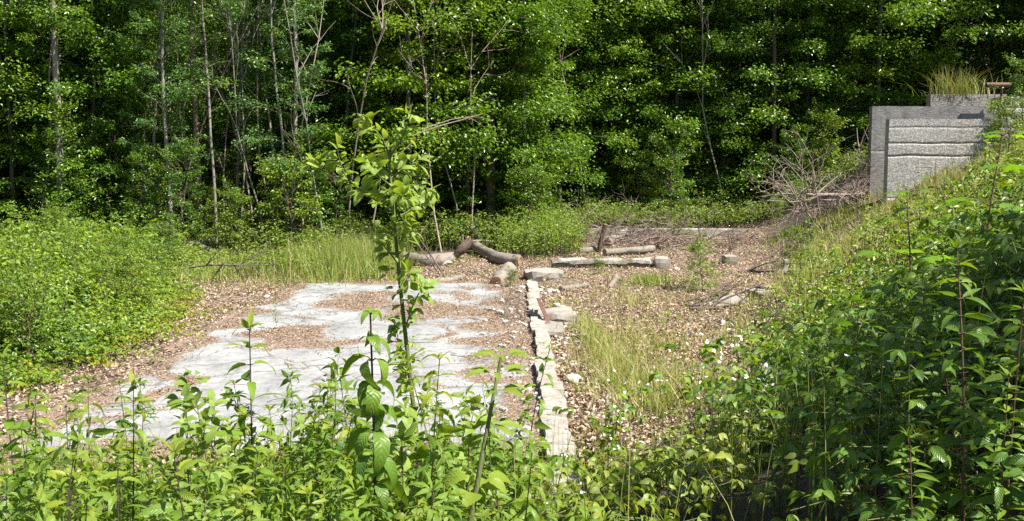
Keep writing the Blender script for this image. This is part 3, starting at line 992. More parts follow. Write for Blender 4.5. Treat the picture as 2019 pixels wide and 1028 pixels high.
# twiggy tangle behind cross wall
specs = []
for i in range(85):
    px = U(1110, 1450); py = U(464, 498)
    q_ = gp(px, py, U(.02, .35) * (1 if px < 1340 else .3))
    specs.append((q_, (U(-1, 1), U(-.3, .3), U(-.08, .12)), U(.6, 1.6), U(.011, .026), 2, .05, .45))
q_ = gp(1270, 475)
dead("brush_pile", "low dark tangle of twigs behind the cross wall", q_, specs, 'twig_brown', "brush pile", 8, 4)
# dark sticks on the right slope
specs = []
for px, py, dx, dz, L, rr in ((1352, 607, 1, .12, 1.3, .030), (1360, 614, 1, .22, 1.1, .026), (1372, 598, 1, .02, .9, .022), (1345, 600, .9, .2, .8, .02), (1400, 612, .8, .35, 1.0, .022), (1420, 600, 1, .1, 1.2, .02), (1375, 617, .8, .1, .8, .02), (1400, 590, 1, .2, .9, .014), (1365, 606, 1, .3, .9, .014)):
    specs.append((gp(px, py, .04), (dx, U(-.1, .3), dz), L, rr, 1, .015, .16))
q_ = gp(1390, 605)
dead("stick_pile", "bundle of dark weathered sticks beside the flat stone slabs", q_, specs, 'twig_dark', "sticks", 9, 6)
specs = [(gp(1474, 540, .06), d_, l_, r_, n_, 0, .22) for d_, l_, r_, n_ in (((.9, -.5, .12), 1.1, .035, 2), ((1, .1, .02), 1.2, .03, 2), ((.6, -.6, .3), .9, .02, 1), ((1, .5, .3), 1.0, .02, 2))]
dead("dead_branch", "dark fallen branch on red brown leaves at the bank foot", gp(1500, 545), specs, 'twig_dark', "branch", 10, 6)
# sticks by the logs
q_ = gp(858, 528)
dead("dead_branch", "thin forked dead branch propped against the left log", q_, [(gp(880, 553, .02), (-.45, .3, .6), 1.35, .022, 1, 0, .12), (gp(868, 545, .02), (-.6, .2, .9), 1.3, .018, 2, .01, .15)], 'twig_dark', "branch", 11)
q_ = gp(925, 500)
dead("dead_branch", "thin pale bent stick arching over the broken log", q_, [(at(928, 476, q_[1] - .2), (1, .1, .12), .55, .03, 0, .03, .08), (at(912, 468, q_[1] - .3), (.02, 0, -1), .62, .02, 0, .0, .15), (at(912, 462, q_[1] - .3), (.05, 0, -1), .45, .02, 0, 0, .05)], 'deadwood', "branch", 12, 6)
q_ = gp(430, 528)
dead("dead_branch", "long bare branch lying in the weeds below the crossed logs", q_, [(at(372, 528, 19.4), (1, 0, .12), 1.1, .022, 1, .03, .12), (at(430, 522, 19.3), (1, 0, -.05), 1.2, .018, 2, .01, .15), (at(440, 520, 19.3), (-.6, 0, -.7), .8, .018, 2, .0, .2)], 'twig_dark', "branch", 13)
q_ = gp(330, 700)
dead("dead_branch", "dark twiggy branch on the slab's left edge", q_, [(gp(285, 722, .04), (1, .25, .08), .7, .008, 2, .05, .35)], 'twig_dark', "branch", 14)
q_ = gp(1000, 600)
dead("twig_pile", "fine dry twig tangle against the curb's left side", q_, [(gp(1036, 640, .05), d_, l_, .009, 2, .05, .28) for d_, l_ in (((-.3, .5, .5), .6), ((-.2, .4, .7), .6), ((-1, .4, .1), .8), ((-1, 1.2, .12), 1.1), ((-.9, -.3, .1), .7))], 'twig_dark', "branch", 15)
q_ = at(880, 245, 25.5)
dead("dead_branch", "long pale leafless bough slanting up to the right before the trees", gp(840, 470),
     [(at(815, 268, 25.5), (1, 0, .32), 1.9, .02, 0, -.01, .10), (at(835, 255, 25.5), (1, .1, .5), 1.5, .015, 1, .05, .12), (at(765, 330, 25.5), (.72, 0, .9), 1.1, .022, 0, .06, .05), (at(735, 440, 25.5), (.25, 0, 1), 1.5, .025, 0, -.03, .05)], 'deadwood', "branch", 16)

# ------------------------------------------------------------------ trees
def tree_meshes(name, seed, H, r0, lo, n_pri, Lmax, leaf, n_tw, lpt, bark, lmat, lean=0.0, prof='wood', fork=0, up=(.1, .9), spread=.5, flat=.65, gap=0.0, wig=.10, twl=1.0, nlayer=0):
    """returns [(trunk, mesh), (crown, mesh)]: tapered trunk with limbs; leaves on sprays"""
    R = np.random.default_rng(seed)
    m = 18
    t = np.linspace(0, 1, m)
    P = np.stack([lean * H * t + wig * np.cumsum(R.normal(0, .16, m)) * t, wig * np.cumsum(R.normal(0, .16, m)) * t, H * t - .12], 1)
    Rr = r0 * (1 - t * .9) ** .8 * (1 + .5 * np.exp(-t * 40))
    mb = MB()
    V, F = tubes(P[None], Rr[None], 10); mb.add(V, F)
    forks = [P]
    for k in range(fork):
        i = R.integers(8, 11)
        a = R.uniform(0, 2 * PI)
        tt = np.linspace(0, 1, m)
        Q = P[i] + np.stack([np.cos(a) * .22 * H * (1 - t[i]) * tt ** .8, np.sin(a) * .2 * H * (1 - t[i]) * tt ** .8, H * (1 - t[i]) * .95 * tt], 1)
        V, F = tubes(Q[None], (Rr[i] * .75 * (1 - tt * .9))[None], 8); mb.add(V, F)
        forks.append(Q)
    pri, prr = [], []
    for k in range(n_pri):
        u = (k + R.random()) / n_pri
        if nlayer: u = (np.floor(u * nlayer) + .25 * R.random()) / nlayer
        h = lo + (1 - lo) * u ** .9
        Q = forks[R.integers(len(forks))] if h > .55 else P
        hz = h * H
        j = int(np.clip(np.searchsorted(Q[:, 2], hz), 1, m - 1))
        st = Q[j]
        a = k * 2.399 + R.uniform(-.5, .5)
        if prof == 'wood': L = Lmax * (.55 + .45 * math.sin(PI * min(1, (h - lo) / (1 - lo) * .85 + .15))) * R.uniform(.3, 1.15)
        elif prof == 'cone': L = Lmax * (1.02 - (h - lo) / (1 - lo)) * R.uniform(.7, 1.1) + .25
        else: L = Lmax * R.uniform(.5, 1.1)
        el = up[0] + (up[1] - up[0]) * ((h - lo) / max(1 - lo, .01)) + R.normal(0, .12)
        s_ = np.linspace(0, 1, 8)
        d = dirs(np.array(a), np.array(el))
        q = st + np.outer(s_, d) * L + np.stack([R.normal(0, .05, 8) * s_ * L, R.normal(0, .05, 8) * s_ * L, -.20 * L * s_ ** 2 + .03 * np.sin(s_ * 6)], 1)
        pri.append(q); prr.append(np.linspace(max(.010, r0 * .22 * (1.1 - h)), .004, 8) * (.5 + .5 * L / Lmax))
    V, F = tubes(np.array(pri), np.array(prr), 5); mb.add(V, F)
    tw, O, D, Nn, Sz, rn = [], [], [], [], [], []
    for q in pri:
        L = np.linalg.norm(q[-1] - q[0])
        tone = R.uniform(-.25, .25)
        for k in range(n_tw):
            u = R.uniform(.18, 1.0)
            if R.random() < gap: continue
            f = u * 7; i = min(int(f), 6)
            st = q[i] + (q[i + 1] - q[i]) * (f - i)
            dd = nrm(q[i + 1] - q[i])
            sgn = 1 if k % 2 else -1
            if k == 0: side = dd; st = q[-2]
            else:
                side = nrm(np.cross(dd, [0, 0, 1.0])) * sgn
                side = nrm(side * R.uniform(.6, 1) + dd * R.uniform(.4, .9) + [0, 0, R.normal(.03, .30)])
            l = L * R.uniform(.22, .45) * twl * (1.15 - .5 * u)
            s_ = np.linspace(0, 1, 5)
            tq = st + np.outer(s_, side) * l + np.stack([0 * s_, 0 * s_, -.16 * l * s_ ** 2], 1)
            tw.append(tq)
            n = max(3, int(lpt * l / .6))
            uu = R.random(n) ** .8
            g = uu * 4; ii = np.minimum(g.astype(int), 3)
            o = tq[ii] + (tq[ii + 1] - tq[ii]) * (g - ii)[:, None]
            perp = nrm(np.cross(side, [0, 0, 1.0]))
            o = o + perp * (R.normal(0, spread, n) * (1 - .4 * uu))[:, None] * l + np.array([0, 0, 1]) * R.normal(0, .04 + spread * .32, (n, 1)) * l
            az = math.atan2(side[0], side[1]) + R.choice([-1, 1], n) * R.uniform(.2, 1.1, n)
            el = R.normal(-.25, .38, n)
            O.append(o); D.append(dirs(az, el))
            Nn.append(nrm(np.stack([R.normal(0, flat, n), R.normal(0, flat, n), np.ones(n)], -1)))
            Sz.append(leaf * R.uniform(.6, 1.15, n)); rn.append(np.clip(R.normal(.5 + tone, .2, n), 0, 1))
    tw = np.array(tw)
    V, F = tubes(tw, np.tile(np.linspace(.005, .002, 5), (len(tw), 1)), 3); mb.add(V, F)
    cr = MB()
    inst(cr, leaf4(.58, .14), np.concatenate(O), np.concatenate(D), np.concatenate(Nn), np.concatenate(Sz), 0, np.concatenate(rn))
    return [("trunk", mb.mesh(name + "_trunk", [M[bark]])), ("crown", cr.mesh(name + "_crown", [M[lmat]]))]


T = {}
T['leafy'] = [tree_meshes("leafy", 1, 10.5, .08, .05, 110, 2.4, .115, 7, 66, 'bark_grey', 'canopy', wig=.25),
              tree_meshes("leafy_b", 2, 12, .09, .07, 112, 2.6, .112, 7, 66, 'bark_brown', 'canopy', .01, wig=.3),
              tree_meshes("leafy_c", 3, 9.5, .07, .04, 104, 2.3, .12, 7, 64, 'bark_grey', 'canopy', -.02, wig=.3)]
T['beech'] = [tree_meshes("beech", 4, 12, .09, .04, 108, 2.5, .125, 8, 66, 'bark_grey', 'beech', prof='wood', up=(.25, .9), spread=.55, flat=.55, nlayer=0),
              tree_meshes("beech_b", 5, 11, .08, .03, 100, 2.6, .135, 8, 62, 'bark_grey', 'beech', .01, prof='wood', up=(.1, .8), spread=.55, flat=.65, nlayer=0)]
T['pole'] = [tree_meshes("pole", 6, 12, .05, .26, 30, 1.7, .095, 7, 36, 'bark_pale', 'canopy', .03, up=(.3, 1.0), wig=.45, fork=1),
             tree_meshes("pole_b", 7, 11, .042, .18, 28, 1.6, .095, 7, 34, 'bark_grey', 'airy', -.04, up=(.3, 1.0), wig=.5, fork=1)]
T['airy'] = [tree_meshes("airy", 8, 12, .07, .12, 60, 1.8, .075, 10, 80, 'bark_pale', 'airy', .0, up=(.5, 1.1), spread=.3, flat=.7, wig=.3, fork=1)]
T['bush'] = [tree_meshes("bush", 9, 3.0, .03, .04, 34, 1.2, .085, 8, 40, 'bark_brown', 'canopy', up=(.2, 1.1), prof='x', wig=.3, fork=2),
             tree_meshes("bush_b", 10, 2.2, .025, .03, 30, 1.0, .085, 8, 40, 'bark_brown', 'bramble', up=(.1, 1.1), prof='x', wig=.3, fork=2)]
T['big'] = [tree_meshes("big", 12, 15, .20, .10, 58, 5.2, .12, 13, 60, 'bark_grey', 'beech', prof='cone', up=(.05, .8), spread=.22, flat=.25, twl=.75)]
T['pine'] = [tree_meshes("pine", 13, 15, .15, .55, 26, 2.4, .09, 9, 40, 'bark_pine', 'canopy', .0, wig=.1)]
T['fork'] = [tree_meshes("fork", 14, 13, .115, .36, 30, 2.6, .10, 9, 44, 'bark_pale', 'canopy', .0, wig=.08, fork=2)]
T['dark'] = [tree_meshes("straight", 15, 14, .15, .30, 36, 2.6, .10, 9, 44, 'bark_brown', 'canopy', .0, wig=.12)]

GRP = {'leafy': ("bushy_tree", "young broadleaf tree, leafy almost to the ground, packed in the dark wood behind the clearing", "young leafy trees crowding the wood"),
       'beech': ("beech_tree", "beech with layered flat sprays of bright leaves at the wood edge", "beech trees with layered branches"),
       'pole': ("slender_tree", "thin pale stemmed tree with sparse leaves in the gappy wood left of centre", "thin pole trees in the wood"),
       'airy': ("birch_tree", "airy small leaved birch like tree among the darker trees", "airy birch like trees"),
       'bush': ("shrub", "waist to head high leafy shrub at the foot of the trees", "shrubs along the wood edge")}


def put(kind, i, X, Y, rz=None, sc=1.0, spec=None, dz=0.0):
    v = T[kind][i % len(T[kind])]
    nm, lb, gr = spec or GRP[kind]
    return place(v, nm, lb, "shrub" if kind == 'bush' else "tree", (X, Y, float(gz(X, Y)) + dz), U(0, 6.28) if rz is None else rz, sc, gr)


def X_at(px, Y): return (px - CX) / F_PX * Y


# singled out trunks
put('fork', 0, X_at(122, 26), 26, 2.2, 1.0, ("forked_tree", "pale grey straight trunk forking near the top at far left", None))
put('dark', 0, X_at(968, 29), 29, 1.0, 1.0, ("dark_trunk_tree", "dark straight trunk tree standing right of the central sapling", None))
put('pine', 0, X_at(838, 29.5), 29.5, .4, 1.0, ("pine_tree", "flaky light brown pine trunk behind the central sapling", None))
put('airy', 0, X_at(578, 27), 27, 2.8, 1.05, ("birch_tree", "light barked twin stemmed birch like tree rising left of the central sapling", None))
put('dark', 0, X_at(722, 33), 33, 3.2, 1.05, ("dark_trunk_tree", "tall dark trunk at the shady gap above the sapling's left shoots", None))
put('pole', 0, X_at(300, 27), 27, .5, 1.0, ("slender_tree", "thin pale pole tree directly above the crossed logs' left side", None))
put('pole', 1, X_at(462, 27.5), 27.5, 2.0, 1.0, ("slender_tree", "thin leaning pale tree between the pine coloured stem and the birch", None))
put('pine', 0, X_at(393, 28), 28, 2.0, .72, ("pine_tree", "reddish brown bare stem rising behind the crossed logs", None))
put('pole', 1, X_at(1590, 33), 33, 4.0, 1.05, ("slender_tree", "thin pale stem in the dark gap left of the concrete walls", None))
put('big', 0, 17.4, 32.4, 2.4, 1.0, ("overhanging_tree", "large leafy tree at top right whose boughs hang over the concrete walls", None))
put('beech', 0, X_at(1290, 33.5), 33.5, 1.0, 1.0, ("beech_tree", "big bright leafed beech right of centre with boughs reaching toward the clearing", None))
# shading trees just outside the frame to the right
put('big', 0, 7.75, .5, .3, .5, ("overhanging_tree", "leafy tree on the bank beside the camera shading the right foreground", None))
put('leafy', 1, 8.0, 1.7, .3, .5, ("overhanging_tree", "leafy tree on the bank beyond the shading tree", None))

# rows of the wood
nt_ = 0
for row, Yr in enumerate((26.8, 28.6, 30.6, 33.0, 35.8, 39.0, 42.5)):
    half = .53 * Yr + 3
    step = (1.9, 1.7, 1.6, 1.7, 1.9, 2.1, 2.4)[row]
    x = -half
    while x < half:
        X = x + U(-.5, .5); Y = Yr + U(-.7, .7)
        x += step
        px = CX + F_PX * X / Y
        if px > 1480 and Y < 32.6: continue
        if row == 0 and (1060 < px or 760 < px < 1040): continue
        gapzone = 270 < px < 560
        if 1060 < px < 1560 and Y < 31.6: continue
        q = rng.random()
        if gapzone: k = ('pole' if q < .85 else 'airy') if row < 4 else 'leafy'
        elif px < 270: k = 'leafy' if q < .6 else ('beech' if q < .9 else 'pole')
        elif px < 760: k = 'airy' if q < .35 else ('leafy' if q < .8 else 'pole')
        else: k = 'leafy' if q < .55 else ('beech' if q < .98 else 'pole')
        if gapzone and row in (1, 2, 4) and rng.random() < .35: continue
        put(k, rng.integers(3), X, Y, None, U(.85, 1.15)); nt_ += 1
for i in range(64):
    Y = U(46, 66); X = U(-.56 * Y, .56 * Y)
    put('leafy' if rng.random() < .6 else 'beech', rng.integers(3), X, Y, None, U(.95, 1.35)); nt_ += 1
# shrubs along the wood's foot
for i in range(52):
    px = U(-60, 1690)
    Y = U(25.2, 29) if px < 1050 else U(30.8, 34)
    if 270 < px < 560 and rng.random() < .4: continue
    if 820 < px < 1050 and rng.random() < .6: continue
    put('bush', rng.integers(2), X_at(px, Y), Y, None, U(.6, 1.1))
SPL = []
for k in range(5):
    R = np.random.default_rng(200 + k); out = []
    branching((0, 0, -.05), (R.normal(0, .12), R.normal(0, .1), 1), 7.2, .03, 0, out, R, -.012, .16)
    for q in range(5):
        i = R.integers(2, 6); a = R.uniform(0, 6.28)
        branching(out[0][0][i], (math.cos(a) * .55, math.sin(a) * .55, 1), R.uniform(.8, 2.2), .012, 1, out, R, -.01, .2, (1, 3))
    mb = MB(); V, F = tubes(np.array([o[0] for o in out]), np.array([o[1] for o in out]), 5); mb.add(V, F)
    SPL.append(mb.mesh("bare_sapling", [M['bark_pale'] if k % 2 else M['deadwood']]))
for i, px in enumerate((285, 330, 352, 372, 415, 440, 470, 498, 520, 548, 596, 640, 690, 905, 870, 930, 1075, 1160, 1425, 60, 215)):
    Y = U(26.0, 28.5) if px < 1050 else U(31, 33)
    o = tag(link("bare_sapling", SPL[i % 5]), "thin crooked bare stem standing in front of the leafy wood", "sapling", "thin bare stems at the wood edge")
    X = X_at(px, Y); o.location = (X, Y, float(gz(X, Y))); o.rotation_euler = (0, 0, U(0, 6.28)); o.scale = (U(.8, 1.15),) * 3
print("trees", nt_)
# ------------------------------------------------------------------ undergrowth, uncountable
def bramble_mass(name, label, pts, H, shoots_len, leaf, mats, nodes=13, flower=0.0, stem=True, tmpl=None, cat="undergrowth", trif=True, up=.75, flat=.75):
    """arching shoots rooted at pts (N,2) with heights H (N,), three leaflets at every node"""
    X, Y = pts[:, 0], pts[:, 1]
    N = len(X)
    az = U(0, 2 * PI, N)
    L = shoots_len * U(.6, 1.3, N)
    s_ = np.linspace(0, 1, nodes)
    lat = L * U(.3, .8, N)
    Zb = gz(X, Y)
    P = np.zeros((N, nodes, 3))
    P[..., 0] = X[:, None] + np.sin(az)[:, None] * lat[:, None] * s_ + .04 * np.sin(s_ * 7 + az[:, None])
    P[..., 1] = Y[:, None] + np.cos(az)[:, None] * lat[:, None] * s_
    arch = np.sin(s_ * PI * U(.45, .85, (N, 1)))
    P[..., 2] = Zb[:, None] - .02 + H[:, None] * arch * U(.6, 1.1, (N, 1))
    mb = MB()
    if stem:
        V, F = tubes(P[:, ::2], np.tile(np.linspace(.0045, .002, len(s_[::2])), (N, 1)), 3)
        mb.add(V, F, 1)
    T_ = np.gradient(P, axis=1)
    taz = np.arctan2(T_[..., 0], T_[..., 1])
    k0 = 2
    O = P[:, k0:].reshape(-1, 3); A = taz[:, k0:].reshape(-1)
    n = len(O)
    sd_ = np.tile(np.where(np.arange(nodes - k0) % 2, 1, -1), N)
    A = A + sd_ * U(.5, 1.5, n)
    pet = dirs(A, U(-.1, .7, n)) * (leaf * U(.3, 1.3, n))[:, None]
    O = O + pet
    rn = np.clip(np.repeat(rng.normal(.5, .18, N), nodes - k0) + rng.normal(0, .15, n), 0, 1)
    tm = tmpl or leaf6(.54, .12, .15)
    for da, sz in (((0, 1), (.95, .8), (-.95, .8)) if trif else ((0, 1.1),)):
        el = rng.normal(-.22, .28, n)
        Nn = nrm(np.stack([rng.normal(0, flat, n), rng.normal(0, flat, n), np.ones(n)], -1))
        inst(mb, tm, O, dirs(A + da, el), Nn, leaf * sz * U(.65, 1.2, n), 0, rn)
    if flower > 0:
        k = np.nonzero(rng.random(n) < flower)[0]
        C = O[k] + np.stack([rng.normal(0, .03, len(k)), rng.normal(0, .03, len(k)), U(.03, .09, len(k))], 1)
        for a in range(5):
            aa = a * 2 * PI / 5 + U(0, 1, len(k))
            inst(mb, leaf6(.85, .1, .1), C, dirs(aa, U(.0, .5, len(k))), np.tile([0, 0, 1.], (len(k), 1)), U(.012, .018, len(k)), 2)
    return tag(link(name, mb.mesh(name, mats)), label, cat, kind="stuff")


def pts_where(n, x0, x1, y0, y1, keep):
    X, Y = scatter(n, x0, x1, y0, y1, keep)
    return np.stack([X, Y], 1)


BM = [M['bramble'], M['stem'], M['petal']]
# left thicket: right border follows the slab's left edge
def left_border(Y): return np.interp(Y, [5, 8, 10.6, 11.4, 12.75, 13.8, 15, 16.5, 19.4, 25, 28], [-5.6, -5.7, -5.5, -5.2, -5.1, -5.1, -5.4, -5.8, -6.6, -8.0, -8.0])


def lt_keep(X, Y):
    return sstep(.25, -.35, X - left_border(Y) + .35 * wav(X, Y, 1.6)) * np.clip(.52 + .62 * wav(X, Y, 1.2, 3), .02, 1)


for n_, y0, y1, lf, nm in ((5200, 7.4, 12.5, .062, "near"), (6800, 12.5, 18, .066, "mid"), (8200, 18, 27, .074, "far")):
    pt = pts_where(int(n_ * 1.15), -1.0 - .53 * y1, -4.0, y0, y1, lt_keep)
    pt = pt[pt[:, 0] > -.56 * pt[:, 1] - .8]
    d = left_border(pt[:, 1]) - pt[:, 0]
    hgt = (.28 + .82 * sstep(-.1, 1.6, d)) * np.clip(1 + .5 * wav(pt[:, 0], pt[:, 1], 1.3, 5), .25, 1.8) * (.88 if y0 > 12 else 1) * U(.6, 1.2, len(d))
    hgt = hgt * np.where(y0 >= 18, .55, .68)
    bramble_mass("bramble_thicket", {"near": "dense bright green bramble thicket at the slab's near left corner", "mid": "dense leafy bramble thicket along the middle of the slab's left side",
                                     "far": "tangled green undergrowth between the left thicket and the trees"}[nm], pt, hgt, .75, lf, BM, 13, .006)
pt = pts_where(1500, -14, -4.5, 8.5, 25, lambda X, Y: sstep(-.1, -.9, X - left_border(Y)) * np.clip(.2 + .7 * wav(X, Y, 1.5, 6), 0, 1))
pt = pt[pt[:, 0] > -.56 * pt[:, 1] - .8]
bramble_mass("undergrowth", "scattered larger leaved weeds poking out of the left thicket", pt, U(.6, 1.15, len(pt)), .5, .115, [M['herb'], M['stem'], M['petal']], 10, .004, flat=.6)
# yellowing seedlings fringing the thicket
pt = pts_where(2400, -6.6, -3.6, 8.5, 17, lambda X, Y: np.exp(-((X - left_border(Y) - .2) / .32) ** 2) * (wav(X, Y, 1.2, 4) > -.5))
bramble_mass("yellowing_ground_plants", "low yellow leaved plants fringing the bramble thicket", pt, np.full(len(pt), .16), .22, .05, [M['yellow'], M['stem'], M['petal']], 6)
# behind the slab, centre
def mid_keep(X, Y):
    k = sstep(21.6, 23.2, Y + .5 * wav(X, Y, 2.2)) * sstep(29.5, 27.5, Y)
    k = np.where((X > .55) & (Y < 28.0), 0, k)
    gpx, gpy = project(np.stack([X, Y, 0 * X], -1))
    k = np.where((X < -1.2) & (Y > 17.8), np.maximum(k, .8 * sstep(19.4, 20.4, Y + .4 * wav(X, Y, 1.8, 3)) * sstep(29, 27, Y)), k)
    return np.where((gpx > 755) & (gpx < 1045) & (gpy > np.interp(gpx, [755, 800, 890, 930, 960, 1045], [505, 500, 493, 483, 484, 500])), 0, k)


pt = pts_where(8500, -8.5, 5.5, 18, 30, mid_keep)
hgt = (.42 + .22 * wav(pt[:, 0], pt[:, 1], 2.4, 2)) * np.where(pt[:, 1] > 25, 1.25, .95)
gpx, gpy = project(np.stack([pt[:, 0], pt[:, 1], gz(pt[:, 0], pt[:, 1])], -1))
hgt = hgt * np.where((gpx > 375) & (gpx < 465) & (gpy > 500), .4, 1)
bramble_mass("weeds", "bright green weeds behind the logs at the foot of the wood", pt, np.clip(hgt * np.where(pt[:, 0] < -1.6, .85 + .5 * sstep(23, 27, pt[:, 1]), 1.35), .12, 1.2), .45, .062, [M['ground_leaf'], M['stem'], M['petal']], 10, .006)
# beside the curved log, rank green weeds reaching the cross wall
pt = pts_where(2600, -1.2, 2.0, 23.8, 29, lambda X, Y: np.exp(-((X - .65 - .05 * (Y - 24)) / .8) ** 2) * sstep(23.9, 24.6, Y))
bramble_mass("weeds", "rank green weeds between the curved log and the cross wall", pt, U(.45, 1.05, len(pt)), .5, .06, [M['bramble'], M['stem'], M['petal']], 10, .003)
pt = pts_where(3000, -5, 1.4, 26.4, 30.5, lambda X, Y: sstep(26.4, 27.2, Y))
bramble_mass("weeds", "green weeds between the thick logs and the wood", pt, U(.45, 1.0, len(pt)), .5, .07, [M['ground_leaf'], M['stem'], M['petal']], 10, .003)
# strip behind rear wall
pt = pts_where(2600, .8, 11, 29.3, 33, lambda X, Y: sstep(29.4, 29.8, Y))
gpx, gpy = project(np.stack([pt[:, 0], pt[:, 1], gz(pt[:, 0], pt[:, 1])], -1))
bramble_mass("weeds", "green leafy strip between the rear concrete edge and the dark wood", pt, U(.4, .9, len(pt)) * np.where(gpx < 1140, .35, 1), .5, .075, [M['ground_leaf'], M['stem'], M['petal']], 9)
# right bank cover
def bank_keep(X, Y):
    d = X - toe(Y)
    return sstep(.3, 1.5, d + .5 * wav(X, Y, 2.1, 3)) * np.clip(.26 + .6 * wav(X, Y, 1.3, 5), .0, 1) * sstep(25, 20, Y + .0)


pt = pts_where(5200, 1.8, 16, 7.5, 24, bank_keep)
pt = pt[pt[:, 0] < .56 * pt[:, 1] + 1]
bramble_mass("bank_plants", "patchy low green plants covering the sunny right bank", pt, U(.12, .36, len(pt)), .34, .06, [M['ground_leaf'], M['stem'], M['petal']], 9, .002)
pt = pts_where(1700, 1.2, 7, 6.0, 11.5, lambda X, Y: sstep(.3, 1.2, X - toe(Y) + .3 * wav(X, Y, 1.5)))
bramble_mass("bramble_thicket", "leafy brambles on the bank edge right of the leafy room", pt, U(.14, .42, len(pt)), .45, .056, BM, 10, .006)
# sprouts through the dead leaves
pt = pts_where(3200, -6, 6.5, 7.5, 27, lambda X, Y: np.where(on_slab(X, Y), 0, np.clip(.18 + .5 * wav(X, Y, 1.5, 2), 0, 1) * litter_mask(X, Y)))
bramble_mass("ground_plants", "small green sprouts coming up through the dead leaves", pt, U(.05, .2, len(pt)), .2, .042, [M['ground_leaf'], M['stem'], M['petal']], 6)
# foreground carpets: bigger detailed leaves
hi_b = leaf_hi(6, .46, .36, .14, .45, .07)
hi_t = leaf_hi(7, .40, .36, .14, .45, .07)
def fore_keep(X, Y):
    return sstep(6.9, 5.6, Y + .35 * wav(X, Y, 1.4)) * (.25 + .75 * sstep(-2.2, -1.2, X)) * sstep(7, 6.2, Y) * np.where((X > .12) & (Y > 4.4), 0, 1)


pt = pts_where(1300, -3.6, .45, 2.6, 6.4, fore_keep)
gpx, gpy = project(np.stack([pt[:, 0], pt[:, 1], gz(pt[:, 0], pt[:, 1])], -1))
lowc = np.where((gpx > 1035) & (gpx < 1150), .3, 1)
bramble_mass("undergrowth", "tangled bright weeds and brambles carpeting the near bank", pt, U(.12, .4, len(pt)) * lowc, .5, .07, [M['herb'], M['stem'], M['petal']], 8, .012, tmpl=hi_b, up=.5, flat=.8)
pt = pts_where(1900, 1.2, 4.2, 2.4, 8, lambda X, Y: sstep(.1, .7, X - toe(Y) * .95))
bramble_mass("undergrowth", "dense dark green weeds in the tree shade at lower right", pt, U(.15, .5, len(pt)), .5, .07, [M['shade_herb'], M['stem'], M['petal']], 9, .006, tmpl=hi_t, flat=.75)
pt = pts_where(800, .2, 1.5, 2.8, 7.0, lambda X, Y: (.25 + .75 * sstep(5.6, 4.4, Y)) * np.clip(.5 + .5 * wav(X, Y, 1.1), .05, 1))
gpx, gpy = project(np.stack([pt[:, 0], pt[:, 1], gz(pt[:, 0], pt[:, 1])], -1))
pt = pt[(gpx < 1035) | (gpx > 1150)]
bramble_mass("undergrowth", "sparse yellow green weeds at bottom right of the curb", pt, U(.08, .34, len(pt)), .3, .06, [M['ground_leaf'], M['stem'], M['petal']], 7, .01, tmpl=hi_b)


# ------------------------------------------------------------------ grass
def grass_blades(name, label, X, Y, h0, h1, mats, width=.006, lean=.5, dry=.2, group=None, stuff=True, base=None):
    n = len(X)
    h = U(h0, h1, n); az = U(0, 2 * PI, n); ln = h * np.abs(rng.normal(0, lean, n))
    s_ = np.array([0, .35, .7, 1.0]); wv = np.array([1, .85, .55, .06])
    C = np.zeros((n, 4, 3))
    C[..., 0] = X[:, None] + np.sin(az)[:, None] * ln[:, None] * s_ ** 2
    C[..., 1] = Y[:, None] + np.cos(az)[:, None] * ln[:, None] * s_ ** 2
    C[..., 2] = (gz(X, Y) if base is None else base)[:, None] + (h[:, None] * s_ * (1 - .25 * s_ * (ln / h)[:, None])) - .01
    W = width * U(.7, 1.4, n)[:, None] * wv
    ca = az + PI / 2 + rng.normal(0, .5, n)
    sd2 = np.stack([np.sin(ca), np.cos(ca), 0 * ca], -1)[:, None]
    V = np.stack([C - sd2 * W[..., None], C + sd2 * W[..., None]], 2)
    i = (np.arange(n) * 8)[:, None] + np.arange(3)[None] * 2
    F = np.stack([i, i + 1, i + 3, i + 2], -1).reshape(-1, 4)
    mi = rng.random(n) < dry
    mb = MB()
    Fa = F.reshape(n, 3, 4)
    mb.add(V.reshape(-1, 3), [Fa[~mi].reshape(-1, 4)], 0, np.repeat(rng.random(n), 8))
    if mi.any(): mb.F.append((Fa[mi].reshape(-1, 4), 1, True))
    return mb.mesh(name, mats) if not stuff else tag(link(name, mb.mesh(name, mats)), label, "grass", group, "stuff")


GM = [M['grass'], M['drygrass']]
def gauss(px, py, n, sx, sy):
    c = G(px, py)
    return c[0] + rng.normal(0, sx, n), c[1] + rng.normal(0, sy, n)


X, Y = gauss(690, 530, 4600, .55, 1.5)
k = (Y > 18.6); X, Y = X[k], Y[k]
grass_blades("tall_grass", "patch of tall pale yellow green grass behind the slab", X, Y, .15, .9, GM, .0055, .5, .2)
X, Y = gauss(530, 535, 4500, 1.5, 2.0)
k = (Y > 18.3) & (X < -2.2); X, Y = X[k], Y[k]
grass_blades("grass", "thin dry grass fringing the back left of the slab", X, Y, .08, .4, GM, .0045, .7, .55)
